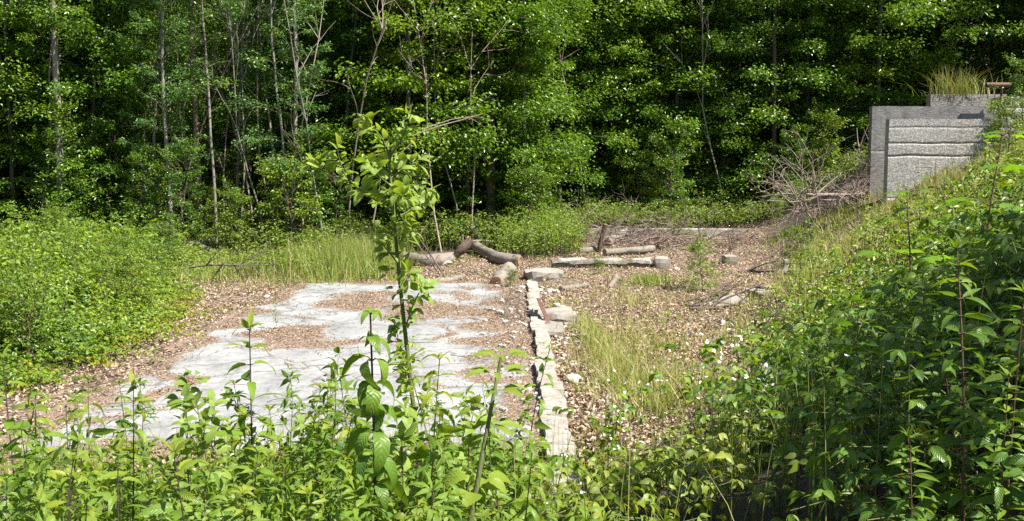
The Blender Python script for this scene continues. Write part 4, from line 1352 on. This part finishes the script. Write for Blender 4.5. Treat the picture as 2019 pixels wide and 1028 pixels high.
# tall tufts in the right room
xs, ys = [], []
for px, py, n_, sx, sy in ((1160, 660, 420, .08, .5), (1185, 690, 380, .12, .5), (1215, 730, 500, .16, .5), (1250, 765, 650, .24, .5), (1290, 790, 650, .27, .5), (1330, 800, 420, .27, .4), (1240, 600, 160, .12, .4), (1270, 700, 600, .4, .9)):
    a_, b2 = gauss(px, py, n_, sx, sy); xs.append(a_); ys.append(b2)
X, Y = np.concatenate(xs), np.concatenate(ys)
grass_blades("tall_grass", "tall fine green grass growing in the leafy room right of the curb", X, Y, .08, .42, GM, .0036, .75, .4)
X, Y = gauss(1285, 560, 500, .3, .35)
grass_blades("grass", "small bright grass tuft in the middle of the leafy room", X, Y, .1, .32, GM, .006, .6, .1)
X, Y = scatter(19000, .6, 6.0, 8.0, 22, lambda X, Y: sstep(.5, -1.2, X - toe(Y)) * np.clip(.35 + .5 * wav(X, Y, 1.7, 6), 0, 1) * sstep(22, 13, Y))
grass_blades("grass", "thin pale grass scattered through the dead leaves", X, Y, .06, .26, GM, .0042, .6, .75)
X, Y = scatter(64000, 2.2, 16, 8, 27, lambda X, Y: sstep(-.6, .9, X - toe(Y)) * np.clip(.55 + .55 * wav(X, Y, 1.6, 1), .05, 1))
k = X < .56 * Y + 1; X, Y = X[k], Y[k]
grass_blades("bank_grass", "rough grass covering the right bank up to the walls", X, Y, .10, .42, GM, .0055, .75, .42)
X, Y = scatter(800, -1.8, 1.6, 3.0, 7.2, lambda X, Y: .8)
grass_blades("grass", "fine grass stalks standing among the foreground weeds", X, Y, .2, .7, GM, .0022, .25, .5)
X, Y = scatter(500, 1.0, 3.6, 2.8, 8, lambda X, Y: .8)
grass_blades("grass", "thin grass threading the shaded weeds at lower right", X, Y, .2, .65, GM, .0024, .5, .5)
X, Y = scatter(6000, -4.4, 1, 6.4, 8.4, lambda X, Y: .5 * sstep(8.4, 7.2, Y))
grass_blades("grass", "short dry grass along the slab's near edge", X, Y, .05, .3, GM, .003, .5, .65)
# tuft on the parapet
YR_ = YR + .05
X = wx(1885, YR_) + rng.normal(0, .42, 330); Y = YR_ + U(-.12, .3, 330)
g = grass_blades("grass_tuft", None, X, Y, .2, 1.0, GM, .006, .8, .55, stuff=False, base=np.full(330, wz(188, YR)))
tag(link("grass_tuft", g), "tall tuft of seeding grass sprouting on top of the concrete parapet", "grass")


# ------------------------------------------------------------------ herbs, saplings and other single plants
LT = [leaf_hi(9, w, .36, .15, dr, .08, tw_) for w, dr, tw_ in ((.28, .9, .1), (.32, .5, -.15), (.28, 1.25, .2), (.30, .25, 0))]
LO = [leaf_hi(8, w, .45, .14, dr, .05, tw_, .8) for w, dr, tw_ in ((.62, .5, .1), (.66, .25, -.2), (.58, .8, .2))]


def herb(name, seed, H, pairs, leaf, per=2, lt=None, lmat='herb', smat='stem_dark', droop=0.0, r=.006, top=1, lo=.12, bend=.05, el0=.25, whorl_twist=1.57, fl=None):
    R = np.random.default_rng(seed)
    lt = lt or LT
    m = 10
    t = np.linspace(0, 1, m)
    b = R.normal(0, bend, 2)
    P = np.stack([b[0] * H * t ** 2, b[1] * H * t ** 2, H * t - .05], 1)
    sm = MB(); V, F = tubes(P[None], (r * (1 - .6 * t))[None], 8); sm.add(V, F)
    lm = MB()
    groups = [[] for _ in lt]
    pets, prs = [], []
    for k in range(pairs + top):
        u = lo + (1 - lo) * (k / max(1, pairs + top - 1)) ** .9
        h = u * (m - 1); i = min(int(h), m - 2)
        o = P[i] + (P[i + 1] - P[i]) * (h - i)
        tip = k >= pairs
        s0 = leaf * (1.0 if u < .75 else 1.0 - 1.6 * (u - .75)) * R.uniform(.85, 1.1)
        a0 = k * whorl_twist + R.uniform(-.3, .3)
        nn = per + (3 if tip else 0)
        for j in range(nn):
            a = a0 + j * 2 * PI / nn + R.normal(0, .15)
            el = ((.95 if k == pairs + top - 1 else .45) if tip else el0 + .3 * (u - .5)) - droop + R.normal(0, .15)
            d = dirs(np.array(a), np.array(el))
            p1 = o + d * s0 * .10
            groups[R.integers(len(lt))].append((p1, d, s0 * R.uniform(.75, 1.1) * (.78 if tip else 1), np.clip(R.normal(.45 + .4 * (u > .85), .2), 0, 1)))
            pets.append(np.array([o, (o + p1) / 2, p1])); prs.append([r * .4, r * .35, r * .3])
    V, F = tubes(np.array(pets), np.array(prs), 4); sm.add(V, F)
    for tmp, g in zip(lt, groups):
        if not g: continue
        O = np.array([q[0] for q in g]); D = np.array([q[1] for q in g])
        inst(lm, tmp, O, D, np.tile([0, 0, 1.], (len(g), 1)) + R.normal(0, .38, (len(g), 3)), np.array([q[2] for q in g]), 0, np.array([q[3] for q in g]))
    return [("stem", sm.mesh(name + "_stem", [M[smat]])), ("leaves", lm.mesh(name + "_leaves", [M[lmat]]))]


def bushlet(name, seed, H, nb, leaf, lt, lmat, smat, r=.010, bl=.55, up=(.35, 1.0), nl=9, lo=.3, trunkleaf=0, bend=.04):
    """woody sapling: stem, side shoots and alternate leaves"""
    R = np.random.default_rng(seed)
    m = 14; t = np.linspace(0, 1, m)
    b = R.normal(0, bend, 2)
    P = np.stack([b[0] * H * t ** 1.5 + .012 * np.sin(t * 9), b[1] * H * t ** 1.5, H * t - .06], 1)
    sm = MB(); V, F = tubes(P[None], (r * (1 - .75 * t))[None], 9); sm.add(V, F)
    lm = MB(); g = []
    shoots = [(P, 0)]
    q_, rr = [], []
    for k in range(nb):
        u = lo + (.97 - lo) * (k + .5) / nb
        h = u * (m - 1); i = min(int(h), m - 2)
        o = P[i] + (P[i + 1] - P[i]) * (h - i)
        a = k * 2.4 + R.uniform(-.4, .4); el = up[0] + (up[1] - up[0]) * u + R.normal(0, .12)
        L = bl * H * (1.1 - .75 * u) * R.uniform(.6, 1.1)
        s_ = np.linspace(0, 1, 7)
        d = dirs(np.array(a), np.array(el))
        q = o + np.outer(s_, d) * L + np.stack([R.normal(0, .02, 7) * s_ * L, R.normal(0, .02, 7) * s_ * L, .10 * L * s_ ** 2], 1)
        q_.append(q); rr.append(np.linspace(r * .45, r * .15, 7)); shoots.append((q, 1))
    V, F = tubes(np.array(q_), np.array(rr), 6); sm.add(V, F)
    O, D, Sz, W = [[] for _ in lt], [[] for _ in lt], [[] for _ in lt], [[] for _ in lt]
    for q, kind in shoots:
        n = nl if kind else int(nl * 1.2) + trunkleaf
        for j in range(n):
            u = R.uniform(.25, 1) if kind else R.uniform(.5 if not trunkleaf else .2, 1)
            if j == 0: u = 1
            mm = len(q) - 1; h = u * mm; i = min(int(h), mm - 1)
            o = q[i] + (q[i + 1] - q[i]) * (h - i); dd = nrm(q[i + 1] - q[i])
            sd3 = nrm(np.cross(dd, R.normal(0, 1, 3)))
            d = nrm(dd * R.uniform(.3, .9) + sd3 + [0, 0, R.uniform(-.1, .35)])
            c = R.integers(len(lt))
            O[c].append(o + d * leaf * .12); D[c].append(d); Sz[c].append(leaf * R.uniform(.55, 1.1) * (1 - .35 * (u > .92)))
            W[c].append(np.clip(R.normal(.45, .22), 0, 1))
    for c, tmp in enumerate(lt):
        if O[c]:
            n = len(O[c])
            inst(lm, tmp, np.array(O[c]), np.array(D[c]), np.tile([0, 0, 1.], (n, 1)) + R.normal(0, .35, (n, 3)), np.array(Sz[c]), 0, np.array(W[c]))
    return [("stem", sm.mesh(name + "_stem", [M[smat]])), ("leaves", lm.mesh(name + "_leaves", [M[lmat]]))]


def stand(parts, H, px, py, Y, name, label, cat="plant", rz=None, group=None, sink=0.0):
    """plant whose tip shows at (px,py) when it stands Y metres away"""
    tip = at(px, py, Y)
    g = float(gz(tip[0], Y)) - sink
    s_ = (tip[2] - g) / H
    t = place(parts, name, label, cat, (tip[0], Y, g), U(0, 6.28) if rz is None else rz, s_, group)
    if group: t.rotation_euler = (rng.normal(0, .11), rng.normal(0, .11), t.rotation_euler[2])
    return t


HB = [herb("weed", s, 1.15, p_ + 3, .175, 2, None, 'herb', 'stem_dark', .08, .0055, 2, .12, .05) for s, p_ in ((1, 9), (2, 10), (3, 8))]
HT = [herb("threeleaf", s, 1.15, p_ + 2, .165, 3, None, 'herb', 'stem', .2, .0055, 2, .12, .05) for s, p_ in ((11, 9), (12, 8), (13, 10))]
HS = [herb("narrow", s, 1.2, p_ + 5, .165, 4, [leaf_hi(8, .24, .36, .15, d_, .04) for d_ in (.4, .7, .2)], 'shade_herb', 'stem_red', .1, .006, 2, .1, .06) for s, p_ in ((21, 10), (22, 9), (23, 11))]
BIG = herb("droopy", 31, 1.3, 9, .14, 4, [leaf_hi(12, .42, .4, .16, d_, .05, .1) for d_ in (1.3, 1.6, 1.1)], 'herb', 'stem_dark', .25, .008, 1, .42, .02, whorl_twist=.8)
SHT = [bushlet("shoot", 41, 1.1, 7, .09, LO, 'sap', 'stem_red', .006, .3, (.6, 1.1), 9, .2, 10), bushlet("shoot_b", 42, 1.1, 6, .095, LO, 'sap', 'stem_red', .006, .28, (.7, 1.2), 10, .2, 12)]
NET = [bushlet("leafy_stalk", s, 1.0, 9, .085, LT, 'herb', 'stem', .005, .25, (.5, 1.0), 9, .15, 18) for s in (51, 52)]

FG = "tall foreground weed stalks"
# --- singled out plants of the foreground
stand(BIG, 1.3, 737, 590, 2.75, "droopy_weed", "big weed with dark stem and large hanging leaves left of the sapling", rz=.4)
stand(HB[0], 1.15, 490, 632, 3.4, "weed_stalk", "tall weed with star shaped leaf tip in front of the slab's pale middle", rz=.6)
stand(HT[0], 1.15, 167, 738, 3.9, "weed_stalk", "paired leaf weed tall at left against the leaf litter", rz=.2)
stand(HT[1], 1.15, 252, 745, 4.4, "weed_stalk", "weed with drooping leaf pair silhouetted on the slab's near corner", rz=1.6)
stand(HB[1], 1.15, 60, 762, 3.5, "weed_stalk", "pale tipped weed near the left border of the picture", rz=.9)
stand(HT[2], 1.15, 10, 742, 3.3, "weed_stalk", "leftmost weed, cut by the picture's left border", rz=2.2)
stand(HT[0], 1.15, 62, 835, 3.1, "weed_stalk", "low broad weed at lower left with large light leaves", rz=1.2)
stand(HB[2], 1.15, 130, 800, 3.2, "weed_stalk", "dark stemmed weed second from the left border", rz=2.9)
stand(HB[0], 1.15, 222, 880, 2.9, "weed_stalk", "short broad leafed weed at the bottom left between dark stems", rz=.3)
stand(SHT[0], 1.1, 378, 720, 3.6, "woody_shoot", "leafy woody shoot with rounded leaves before the slab's left half", rz=.5)
stand(SHT[1], 1.1, 415, 770, 3.9, "woody_shoot", "second rounded leaf shoot just right of the first", rz=2.5)
stand(NET[0], 1.0, 575, 715, 4.4, "weed_stalk", "branched dark weed below the slab's brown patch", rz=.5)
stand(NET[1], 1.0, 665, 722, 4.6, "weed_stalk", "bushy weed with small pale buds left of the droopy weed", rz=.5)
stand(HT[1], 1.15, 545, 795, 3.3, "weed_stalk", "midsized weed right of the star tipped one", rz=.9)
stand(HB[1], 1.15, 620, 800, 3.5, "weed_stalk", "straight green weed under the branched dark weed", rz=1.9)
stand(HB[2], 1.15, 1032, 668, 4.7, "weed_stalk", "slim upright weed in front of the curb", rz=.3)
stand(HT[2], 1.15, 995, 790, 4.2, "weed_stalk", "leafy weed left of the slim one by the curb", rz=1.3)
stand(NET[0], 1.0, 690, 800, 3.4, "weed_stalk", "fresh green weed at the foot of the droopy weed", rz=2.4)
stand(NET[1], 1.0, 870, 770, 4.2, "weed_stalk", "low weed at the base of the central sapling", rz=1.4)
stand(SHT[0], 1.1, 905, 790, 4.0, "woody_shoot", "small reddish stemmed shoot right of the sapling", rz=3.1)
# EXTRA mid height weeds whose tips stand over the slab
for i in range(46):
    if (i < 18 and i % 2) or i > 42: continue
    px = 20 + i * 23 + U(-14, 14); Y = U(3.2, 5.0)
    py = U(740, 870) if i % 3 else U(685, 790)
    if 430 < px < 720 and i % 2: py -= 20
    kk = i % 5
    stand((HB, HT, NET, SHT, HT)[kk][i % 2], (1.15, 1.15, 1.0, 1.1, 1.15)[kk], px, py, Y, "weed_stalk", "tall leafy weed stalk rising from the foreground mass across the slab", group="tall weeds in front of the slab")
# thick bramble cane with toothed leaves
CAN = MB()
b0 = at(922, 1060, 2.9); b1 = at(940, 960, 2.92); b2 = at(960, 850, 2.96); b3 = at(988, 705, 3.02)
cpts = smooth_line([b0, b1, b2, b3], 14) - b0
V, F = tubes(cpts[None], np.linspace(.0105, .005, 14)[None], 9); CAN.add(V, F)
cl = MB()
for i, a, s_ in ((13, 0, .09), (13, 2.1, .09), (13, 4.2, .10), (12, 1.0, .11), (12, 4.0, .12), (11, 2.4, .12), (10, 5.4, .13), (9, 1.4, .12), (5, 1.35, .13), (5, 4.7, .13), (4, 3.3, .12), (4, .3, .11), (2, 5.2, .12)):
    for da, q in (((0, 1), (.9, .8), (-.9, .8)) if i > 6 else ((0, 1), (.75, .7))):
        d = dirs(np.array([a + da]), np.array([.35 if i > 10 else .12]))
        inst(cl, LO[i % 3] if i < 9 else LT[1], cpts[i][None] + d * .03, d, np.array([[.1, -.3, 1.]]), np.array([s_ * q * .85]), 0, np.array([.85]))
ct = thing("bramble_cane", "thick green bramble cane leaning right with bright toothed leaves", "plant", b0)
link("stem", CAN.mesh("cane_stem", [M['stem']]), ct); link("leaves", cl.mesh("cane_leaves", [M['herb']]), ct)

# --- the central sapling, shoots laid out as in the photograph
YS = 4.6
root = at(832, 1090, YS); root[2] = float(gz(root[0], YS)) - .03
tr_px = [(822, 870), (808, 740), (795, 620), (783, 500), (775, 400), (768, 330), (770, 290)]
tr = [root] + [at(x, y, YS) for x, y in tr_px]
TP = smooth_line(tr, 26)
sm = MB(); V, F = tubes((TP - root)[None], np.linspace(.0135, .005, 26)[None], 10); sm.add(V, F)
shoot_px = [([(778, 420), (740, 395), (690, 360), (640, 338), (608, 318)], .0, .9), ([(700, 365), (680, 345), (668, 310), (665, 292)], -.05, .5), ([(770, 320), (762, 290), (745, 262), (720, 240), (705, 225)], .1, .8),
            ([(770, 310), (778, 295), (795, 270), (805, 240), (812, 222)], -.1, .8), ([(774, 380), (800, 372), (830, 365), (850, 380)], -.12, .6), ([(775, 370), (750, 350), (735, 330), (722, 322)], -.15, .5),
            ([(772, 350), (790, 335), (815, 322), (830, 318)], .15, .5), ([(778, 430), (800, 420), (820, 405), (838, 395)], .2, .5), ([(776, 400), (745, 385), (715, 375)], .25, .4), ([(785, 520), (765, 495), (750, 478), (745, 470)], .1, .35),
            ([(786, 480), (805, 460), (815, 455)], -.1, .3), ([(798, 650), (815, 600), (828, 575), (832, 562)], -.1, .4), ([(805, 720), (788, 680), (780, 640)], .1, .3), ([(815, 800), (800, 740), (795, 700)], -.1, .3), ([(818, 830), (835, 790), (850, 760)], .1, .3),
            ([(770, 340), (765, 310), (758, 290)], .2, .35), ([(773, 390), (790, 385), (800, 395)], -.3, .3), ([(790, 560), (800, 545), (806, 540)], -.1, .25)]
G_O, G_D, G_S = [], [], []
R = np.random.default_rng(77)
for pix, dy, wgt in shoot_px:
    q = smooth_line([at(x, y, YS + dy * (0 if i == 0 else i / (len(pix) - 1))) for i, (x, y) in enumerate(pix)], 8)
    V, F = tubes((q - root)[None], np.linspace(.0058 * (.5 + wgt / 2), .0018, 8)[None], 6); sm.add(V, F)
    L = np.linalg.norm(np.diff(q, axis=0), axis=1).sum()
    n = int(L / .0125) + 6
    for j in range(n):
        u = 1.0 if j == 0 else R.uniform(.12, 1)
        h = u * 7; i = min(int(h), 6)
        o = q[i] + (q[i + 1] - q[i]) * (h - i); dd = nrm(q[i + 1] - q[i])
        s3 = nrm(np.cross(dd, R.normal(0, 1, 3)))
        G_O.append(o); G_D.append(nrm(dd * R.uniform(.2, .9) + s3 + [0, 0, R.uniform(0, .4)])); G_S.append(R.uniform(.036, .085) * (.75 if u > .9 else 1))
for j in range(150):
    u = R.uniform(.22, .82); i = int(u * 24)
    o = TP[i]; a = R.uniform(0, 6.28)
    d = dirs(np.array(a), np.array(R.normal(.3, .3)))
    G_O.append(o + d * R.uniform(.0, .07)); G_D.append(d); G_S.append(R.uniform(.03, .062))
G_O, G_D, G_S = np.array(G_O), np.array(G_D), np.array(G_S)
lm = MB(); c = R.integers(0, 3, len(G_O))
for k in range(3):
    w = c == k
    inst(lm, LO[k], G_O[w] - root + G_D[w] * .012, G_D[w], np.tile([0, 0, 1.], (w.sum(), 1)) + R.normal(0, .35, (w.sum(), 3)), G_S[w], 0, np.clip(R.normal(.5, .25, w.sum()), 0, 1))
st_ = thing("sapling", "tall lone sapling with rounded leaves in front of the slab", "sapling", root)
link("trunk", sm.mesh("sapling_trunk", [M['stem']]), st_); link("leaves", lm.mesh("sapling_leaves", [M['sap']]), st_)

# --- maple seedlings on the bank and other right hand plants
def maple(name, seed, H, tiers, leaf, smat='stem_red'):
    R = np.random.default_rng(seed); m = 10; t = np.linspace(0, 1, m)
    P = np.stack([.10 * H * t + .01 * np.sin(t * 8), .02 * H * t, H * t - .05], 1)
    sm = MB(); V, F = tubes(P[None], (.008 * (1 - .6 * t))[None], 8); sm.add(V, F)
    lm = MB(); O, D, Sz = [], [], []
    for u, n, s_ in tiers:
        h = u * (m - 1); i = min(int(h), m - 2); o = P[i] + (P[i + 1] - P[i]) * (h - i)
        a0 = R.uniform(0, 3)
        for k in range(n):
            a = a0 + k * 2 * PI / n + R.normal(0, .2)
            d = dirs(np.array(a), np.array(.25)); e = o + d * leaf * s_ * R.uniform(.5, 1.0)
            V, F = tubes(np.array([[o, (o + e) / 2 + [0, 0, .01], e]]), np.array([[.003, .0025, .002]]), 4); sm.add(V, F)
            O.append(e); D.append(dirs(np.array(a), np.array(R.normal(-.12, .1)))); Sz.append(leaf * s_ * R.uniform(.85, 1.15))
    n = len(O)
    inst(lm, palmate(), np.array(O), np.array(D), np.tile([0, 0, 1.], (n, 1)) + R.normal(0, .12, (n, 3)), np.array(Sz), 0, R.random(n))
    return [("stem", sm.mesh(name + "_stem", [M[smat]])), ("leaves", lm.mesh(name + "_leaves", [M['maple']]))]


MP = maple("maple", 1, 1.0, [(.99, 5, .55), (.82, 2, .8), (.62, 4, 1.1), (.42, 4, 1.2), (.25, 4, 1.1)], .17)
stand(MP, 1.0, 1946, 245, 6.0, "maple_seedling", "tall maple seedling with tiered bright leaves before the concrete walls", "seedling", rz=.2)
stand(MP, 1.0, 1812, 362, 6.3, "maple_seedling", "shorter maple seedling left of the tall one on the bank", "seedling", rz=1.6)
stand(HS[0], 1.2, 1925, 470, 2.9, "willowherb", "tallest brown stemmed narrow leaved weed in the right foreground", rz=.4)
stand(HS[1], 1.2, 1787, 545, 3.3, "willowherb", "pinkish stemmed weed arching up mid right of the bank", rz=1.2)
stand(HS[2], 1.2, 1812, 850, 2.5, "willowherb", "fresh weed tip rising from the shade at lower right", rz=2.0)
stand(HS[0], 1.2, 1660, 690, 3.4, "willowherb", "slanting narrow leaved weed right of the white bramble flowers", rz=2.6)
stand(HS[1], 1.2, 2005, 560, 2.7, "willowherb", "large narrow leaved weed cut by the picture's right border", rz=3.3)
stand(HS[2], 1.2, 1985, 720, 2.6, "willowherb", "dark narrow leaved weed deep in the right shade", rz=4.1)
stand(MP, 1.0, 2010, 470, 5.0, "maple_seedling", "maple seedling at the right border of the picture", "seedling", rz=2.6)
for i in range(30):
    Y = U(2.9, 5.4); px = U(1540, 2060); py = U(700, 930) if px < 1750 else U(610, 930)
    if px < 1640 and Y > 4.5: py += 60
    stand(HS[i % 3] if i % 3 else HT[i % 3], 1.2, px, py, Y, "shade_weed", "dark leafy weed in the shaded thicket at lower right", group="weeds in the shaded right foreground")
for i in range(150):
    px = U(-30, 1050); Y = U(3.2, 6.0) if i % 3 else U(2.4, 3.3)
    py = (795 + 70 * abs(math.sin(px * .011)) + U(-20, 110)) if i % 3 else U(850, 1000)
    if px < 430 and i % 3: py += 105
    if px > 985 and i % 3: py += 90
    if 1000 < px < 1150: continue
    if i % 3 and (px < 400 or rng.random() < .3): continue
    kk = rng.integers(4)
    stand((HB, HT, NET, SHT)[kk][i % 2], (1.15, 1.15, 1.0, 1.1)[kk], px, py, Y, "foreground_weed", "knee high leafy weed among the foreground weed mass below the slab", group="weeds crowding the lower foreground")
for i in range(165):
    Y = U(9, 27); X = left_border(Y) - U(.5, .56 * Y - 3.5 if Y > 10 else 1.2)
    place(HB[i % 3] if i % 2 else NET[i % 2], "tall_weed", "tall leafy weed standing above the left bramble thicket", "plant", (X, Y, float(gz(X, Y))), U(0, 6), U(.6, 1.2), "tall weeds in the left thicket")
for i in range(34):
    Y = U(8.5, 25); X = left_border(Y) - .3 - U(0, 1) ** 1.3 * (.56 * Y - 4)
    place(T['bush'][1], "bush", "rounded leafy bush bulging out of the left bramble thicket", "shrub", (X, Y, float(gz(X, Y))), U(0, 6), U(.22, .46), "bushes in the left thicket")
for i in range(18):
    px = U(1560, 2019); Y = U(7, 15)
    X = X_at(px, Y)
    if X < toe(Y) + .5: continue
    place(HT[i % 3] if i % 2 else SHT[i % 2], "bank_weed", "knee high broad leaved weed on the sunny bank slope", "plant", (X, Y, float(gz(X, Y))), U(0, 6), U(.4, .7), "weeds on the sunny bank")


# --- flowering brambles
def flower_bramble(name, seed, H, canes, leaf, nfl):
    R = np.random.default_rng(seed)
    s_ = np.linspace(0, 1, 9)
    sm, lm, fm = MB(), MB(), MB()
    P = []
    for k in range(canes):
        a = R.uniform(0, 6.28); L = H * R.uniform(.5, 1.1); hh = H * R.uniform(.65, 1.05)
        P.append(np.stack([np.sin(a) * L * .7 * s_, np.cos(a) * L * .7 * s_, hh * np.sin(s_ * PI * .55) - .03], 1))
    P = np.array(P)
    V, F = tubes(P, np.tile(np.linspace(.005, .002, 9), (canes, 1)), 5); sm.add(V, F)
    for q in P:
        for i in range(1, 9):
            a = R.uniform(0, 6.28); d0 = dirs(np.array(a), np.array(.3)); e = q[i] + d0 * leaf * .8
            for da, w in ((0, 1), (1.0, .8), (-1.0, .8)):
                inst(lm, LO[R.integers(3)], e[None], dirs(np.array([a + da]), np.array([R.normal(-.1, .25)])), np.array([[0, 0, 1.]]) + R.normal(0, .3, (1, 3)), np.array([leaf * w * R.uniform(.8, 1.1)]), 0, R.random(1))
    tips = P[:, -1]
    for k in range(nfl):
        c_ = tips[R.integers(canes)] + R.normal(0, .045, 3) + [0, 0, .05]
        a0 = R.uniform(0, 6)
        fn = nrm(R.normal(0, .5, 3) + np.array([0, -.6, .7])); fu = nrm(np.cross(fn, R.normal(0, 1, 3))); fv = np.cross(fn, fu)
        for j in range(5):
            aa = a0 + j * 1.257
            inst(fm, leaf6(.8, .12, .1), c_[None], (fu * math.cos(aa) + fv * math.sin(aa) + fn * .25)[None], fn[None], np.array([R.uniform(.009, .014)]), 0)
    return [("canes", sm.mesh(name + "_canes", [M['stem_red']])), ("leaves", lm.mesh(name + "_leaves", [M['herb']])), ("blossoms", fm.mesh(name + "_blossoms", [M['petal']]))]


FBR = [flower_bramble("flowering_bramble", s, .5, 5, .07, 34) for s in (1, 2)]
for i, (px, py, Y, lb, s_) in enumerate(((1462, 655, 6.9, "flowering bramble with the largest white blossom cluster by the litter", .55), (1400, 735, 6.2, "flowering bramble with two white blossoms left of the shade", .5),
                                         (1480, 725, 5.9, "flowering bramble with a loose white cluster right of the two blossoms", .5), (1500, 790, 5.2, "lower flowering bramble with small white blossoms above yellow leaves", .5),
                                         (1212, 745, 7.6, "small white flowered bramble beside the tall grass near the curb", .35), (1165, 840, 6.6, "little white flowered bramble low beside the curb's near end", .3),
                                         (905, 860, 4.2, "white budded bramble right of the sapling's foot", .5), (735, 790, 4.6, "white flowered bramble hidden behind the droopy weed", .45))):
    stand(FBR[i % 2], .5, px, py, Y, "flowering_bramble", lb, "bramble", rz=i * 1.3)

# --- small plants on the slab and by the walls
p = gp(545, 655)
place(NET[0], "seedling", "small lone seedling growing from a crack in the slab", "plant", (p[0], p[1], p[2] + .04), .3, .48)
p = gp(1180, 545)
place(T['bush'][1], "weed_clump", "grey green weed clump in front of the cross wall", "plant", p, .3, .17)
p = gp(1130, 500)
o_ = [("trunk", T['bush'][1][0][1]), ("crown", T['bush'][1][1][1].copy())]
o_[1][1].materials.clear(); o_[1][1].materials.append(M['yellow'])
place(o_, "yellow_bush", "small yellow leaved bush left behind the cross wall", "shrub", p, 1.3, .22)
p = gp(1005, 572)
place(T['bush'][1], "weed_clump", "dark green weed clump growing at the foot of the log chunk", "plant", p, 2.3, .16)
p = gp(1385, 575)
place(T['bush'][1], "shrub", "twiggy green bush in front of the flat stones", "shrub", p, 4.3, .38)
p = gp(1580, 560)
place(T['bush'][1], "shrub", "bright rounded bush at the foot of the bank", "shrub", p, 5.3, .36)
for i, (px, py, s_) in enumerate(((1470, 425, .4), (1420, 430, .35), (1500, 415, .45), (1530, 440, .3), (1960, 300, .3), (1990, 320, .35), (2015, 300, .4))):
    p = gp(px, py)
    place(T['bush'][i % 2], "shrub", "low green shrub beside the brush heap" if i < 4 else "leafy shrub on the bank crest right of the concrete walls", "shrub", p, i * 1.1, s_,
          "shrubs beside the brush heap" if i < 4 else "shrubs on the bank crest")
# dry stalks
def stalk_mesh(seed, n, H):
    R = np.random.default_rng(seed); s_ = np.linspace(0, 1, 8); P = []
    for k in range(n):
        a, l = R.uniform(0, 6.28), R.uniform(.1, .7) * H
        P.append(np.stack([np.sin(a) * l * s_ ** 2, np.cos(a) * l * s_ ** 2 * .5, H * R.uniform(.6, 1) * (s_ - .25 * s_ ** 3)], 1) + np.append(R.normal(0, .05, 2), -.03))
    mb = MB(); V, F = tubes(np.array(P), np.tile(np.linspace(.0035, .0014, 8), (n, 1)), 4); mb.add(V, F, 0, .6)
    return mb.mesh("stalks", [M['drygrass']])


SK = [stalk_mesh(1, 9, 1.0), stalk_mesh(2, 7, 1.2)]
for i, (px, py, s_, lb) in enumerate(((1470, 780, .8, "spray of thin dry stalks arching over the lit weeds right of the curb"), (1580, 690, .9, "spray of thin dry stalks before the shaded weeds"), (1700, 640, .9, "spray of dry stalks on the bank behind the shade"),
                                      (1530, 445, 1.1, "spray of straw coloured stalks in front of the brush heap"), (1240, 425, 1.0, "spray of straw coloured seeding stalks before the dark wood"), (1185, 420, .9, "smaller straw stalks left of the seeding ones"), (1560, 880, .6, "spray of thin dry stalks low in the right foreground"))):
    p = gp(px, py)
    o = tag(link("dry_stalks", SK[i % 2]), lb, "plant"); o.location = p; o.scale = (s_,) * 3; o.rotation_euler = (0, 0, i * 1.7)
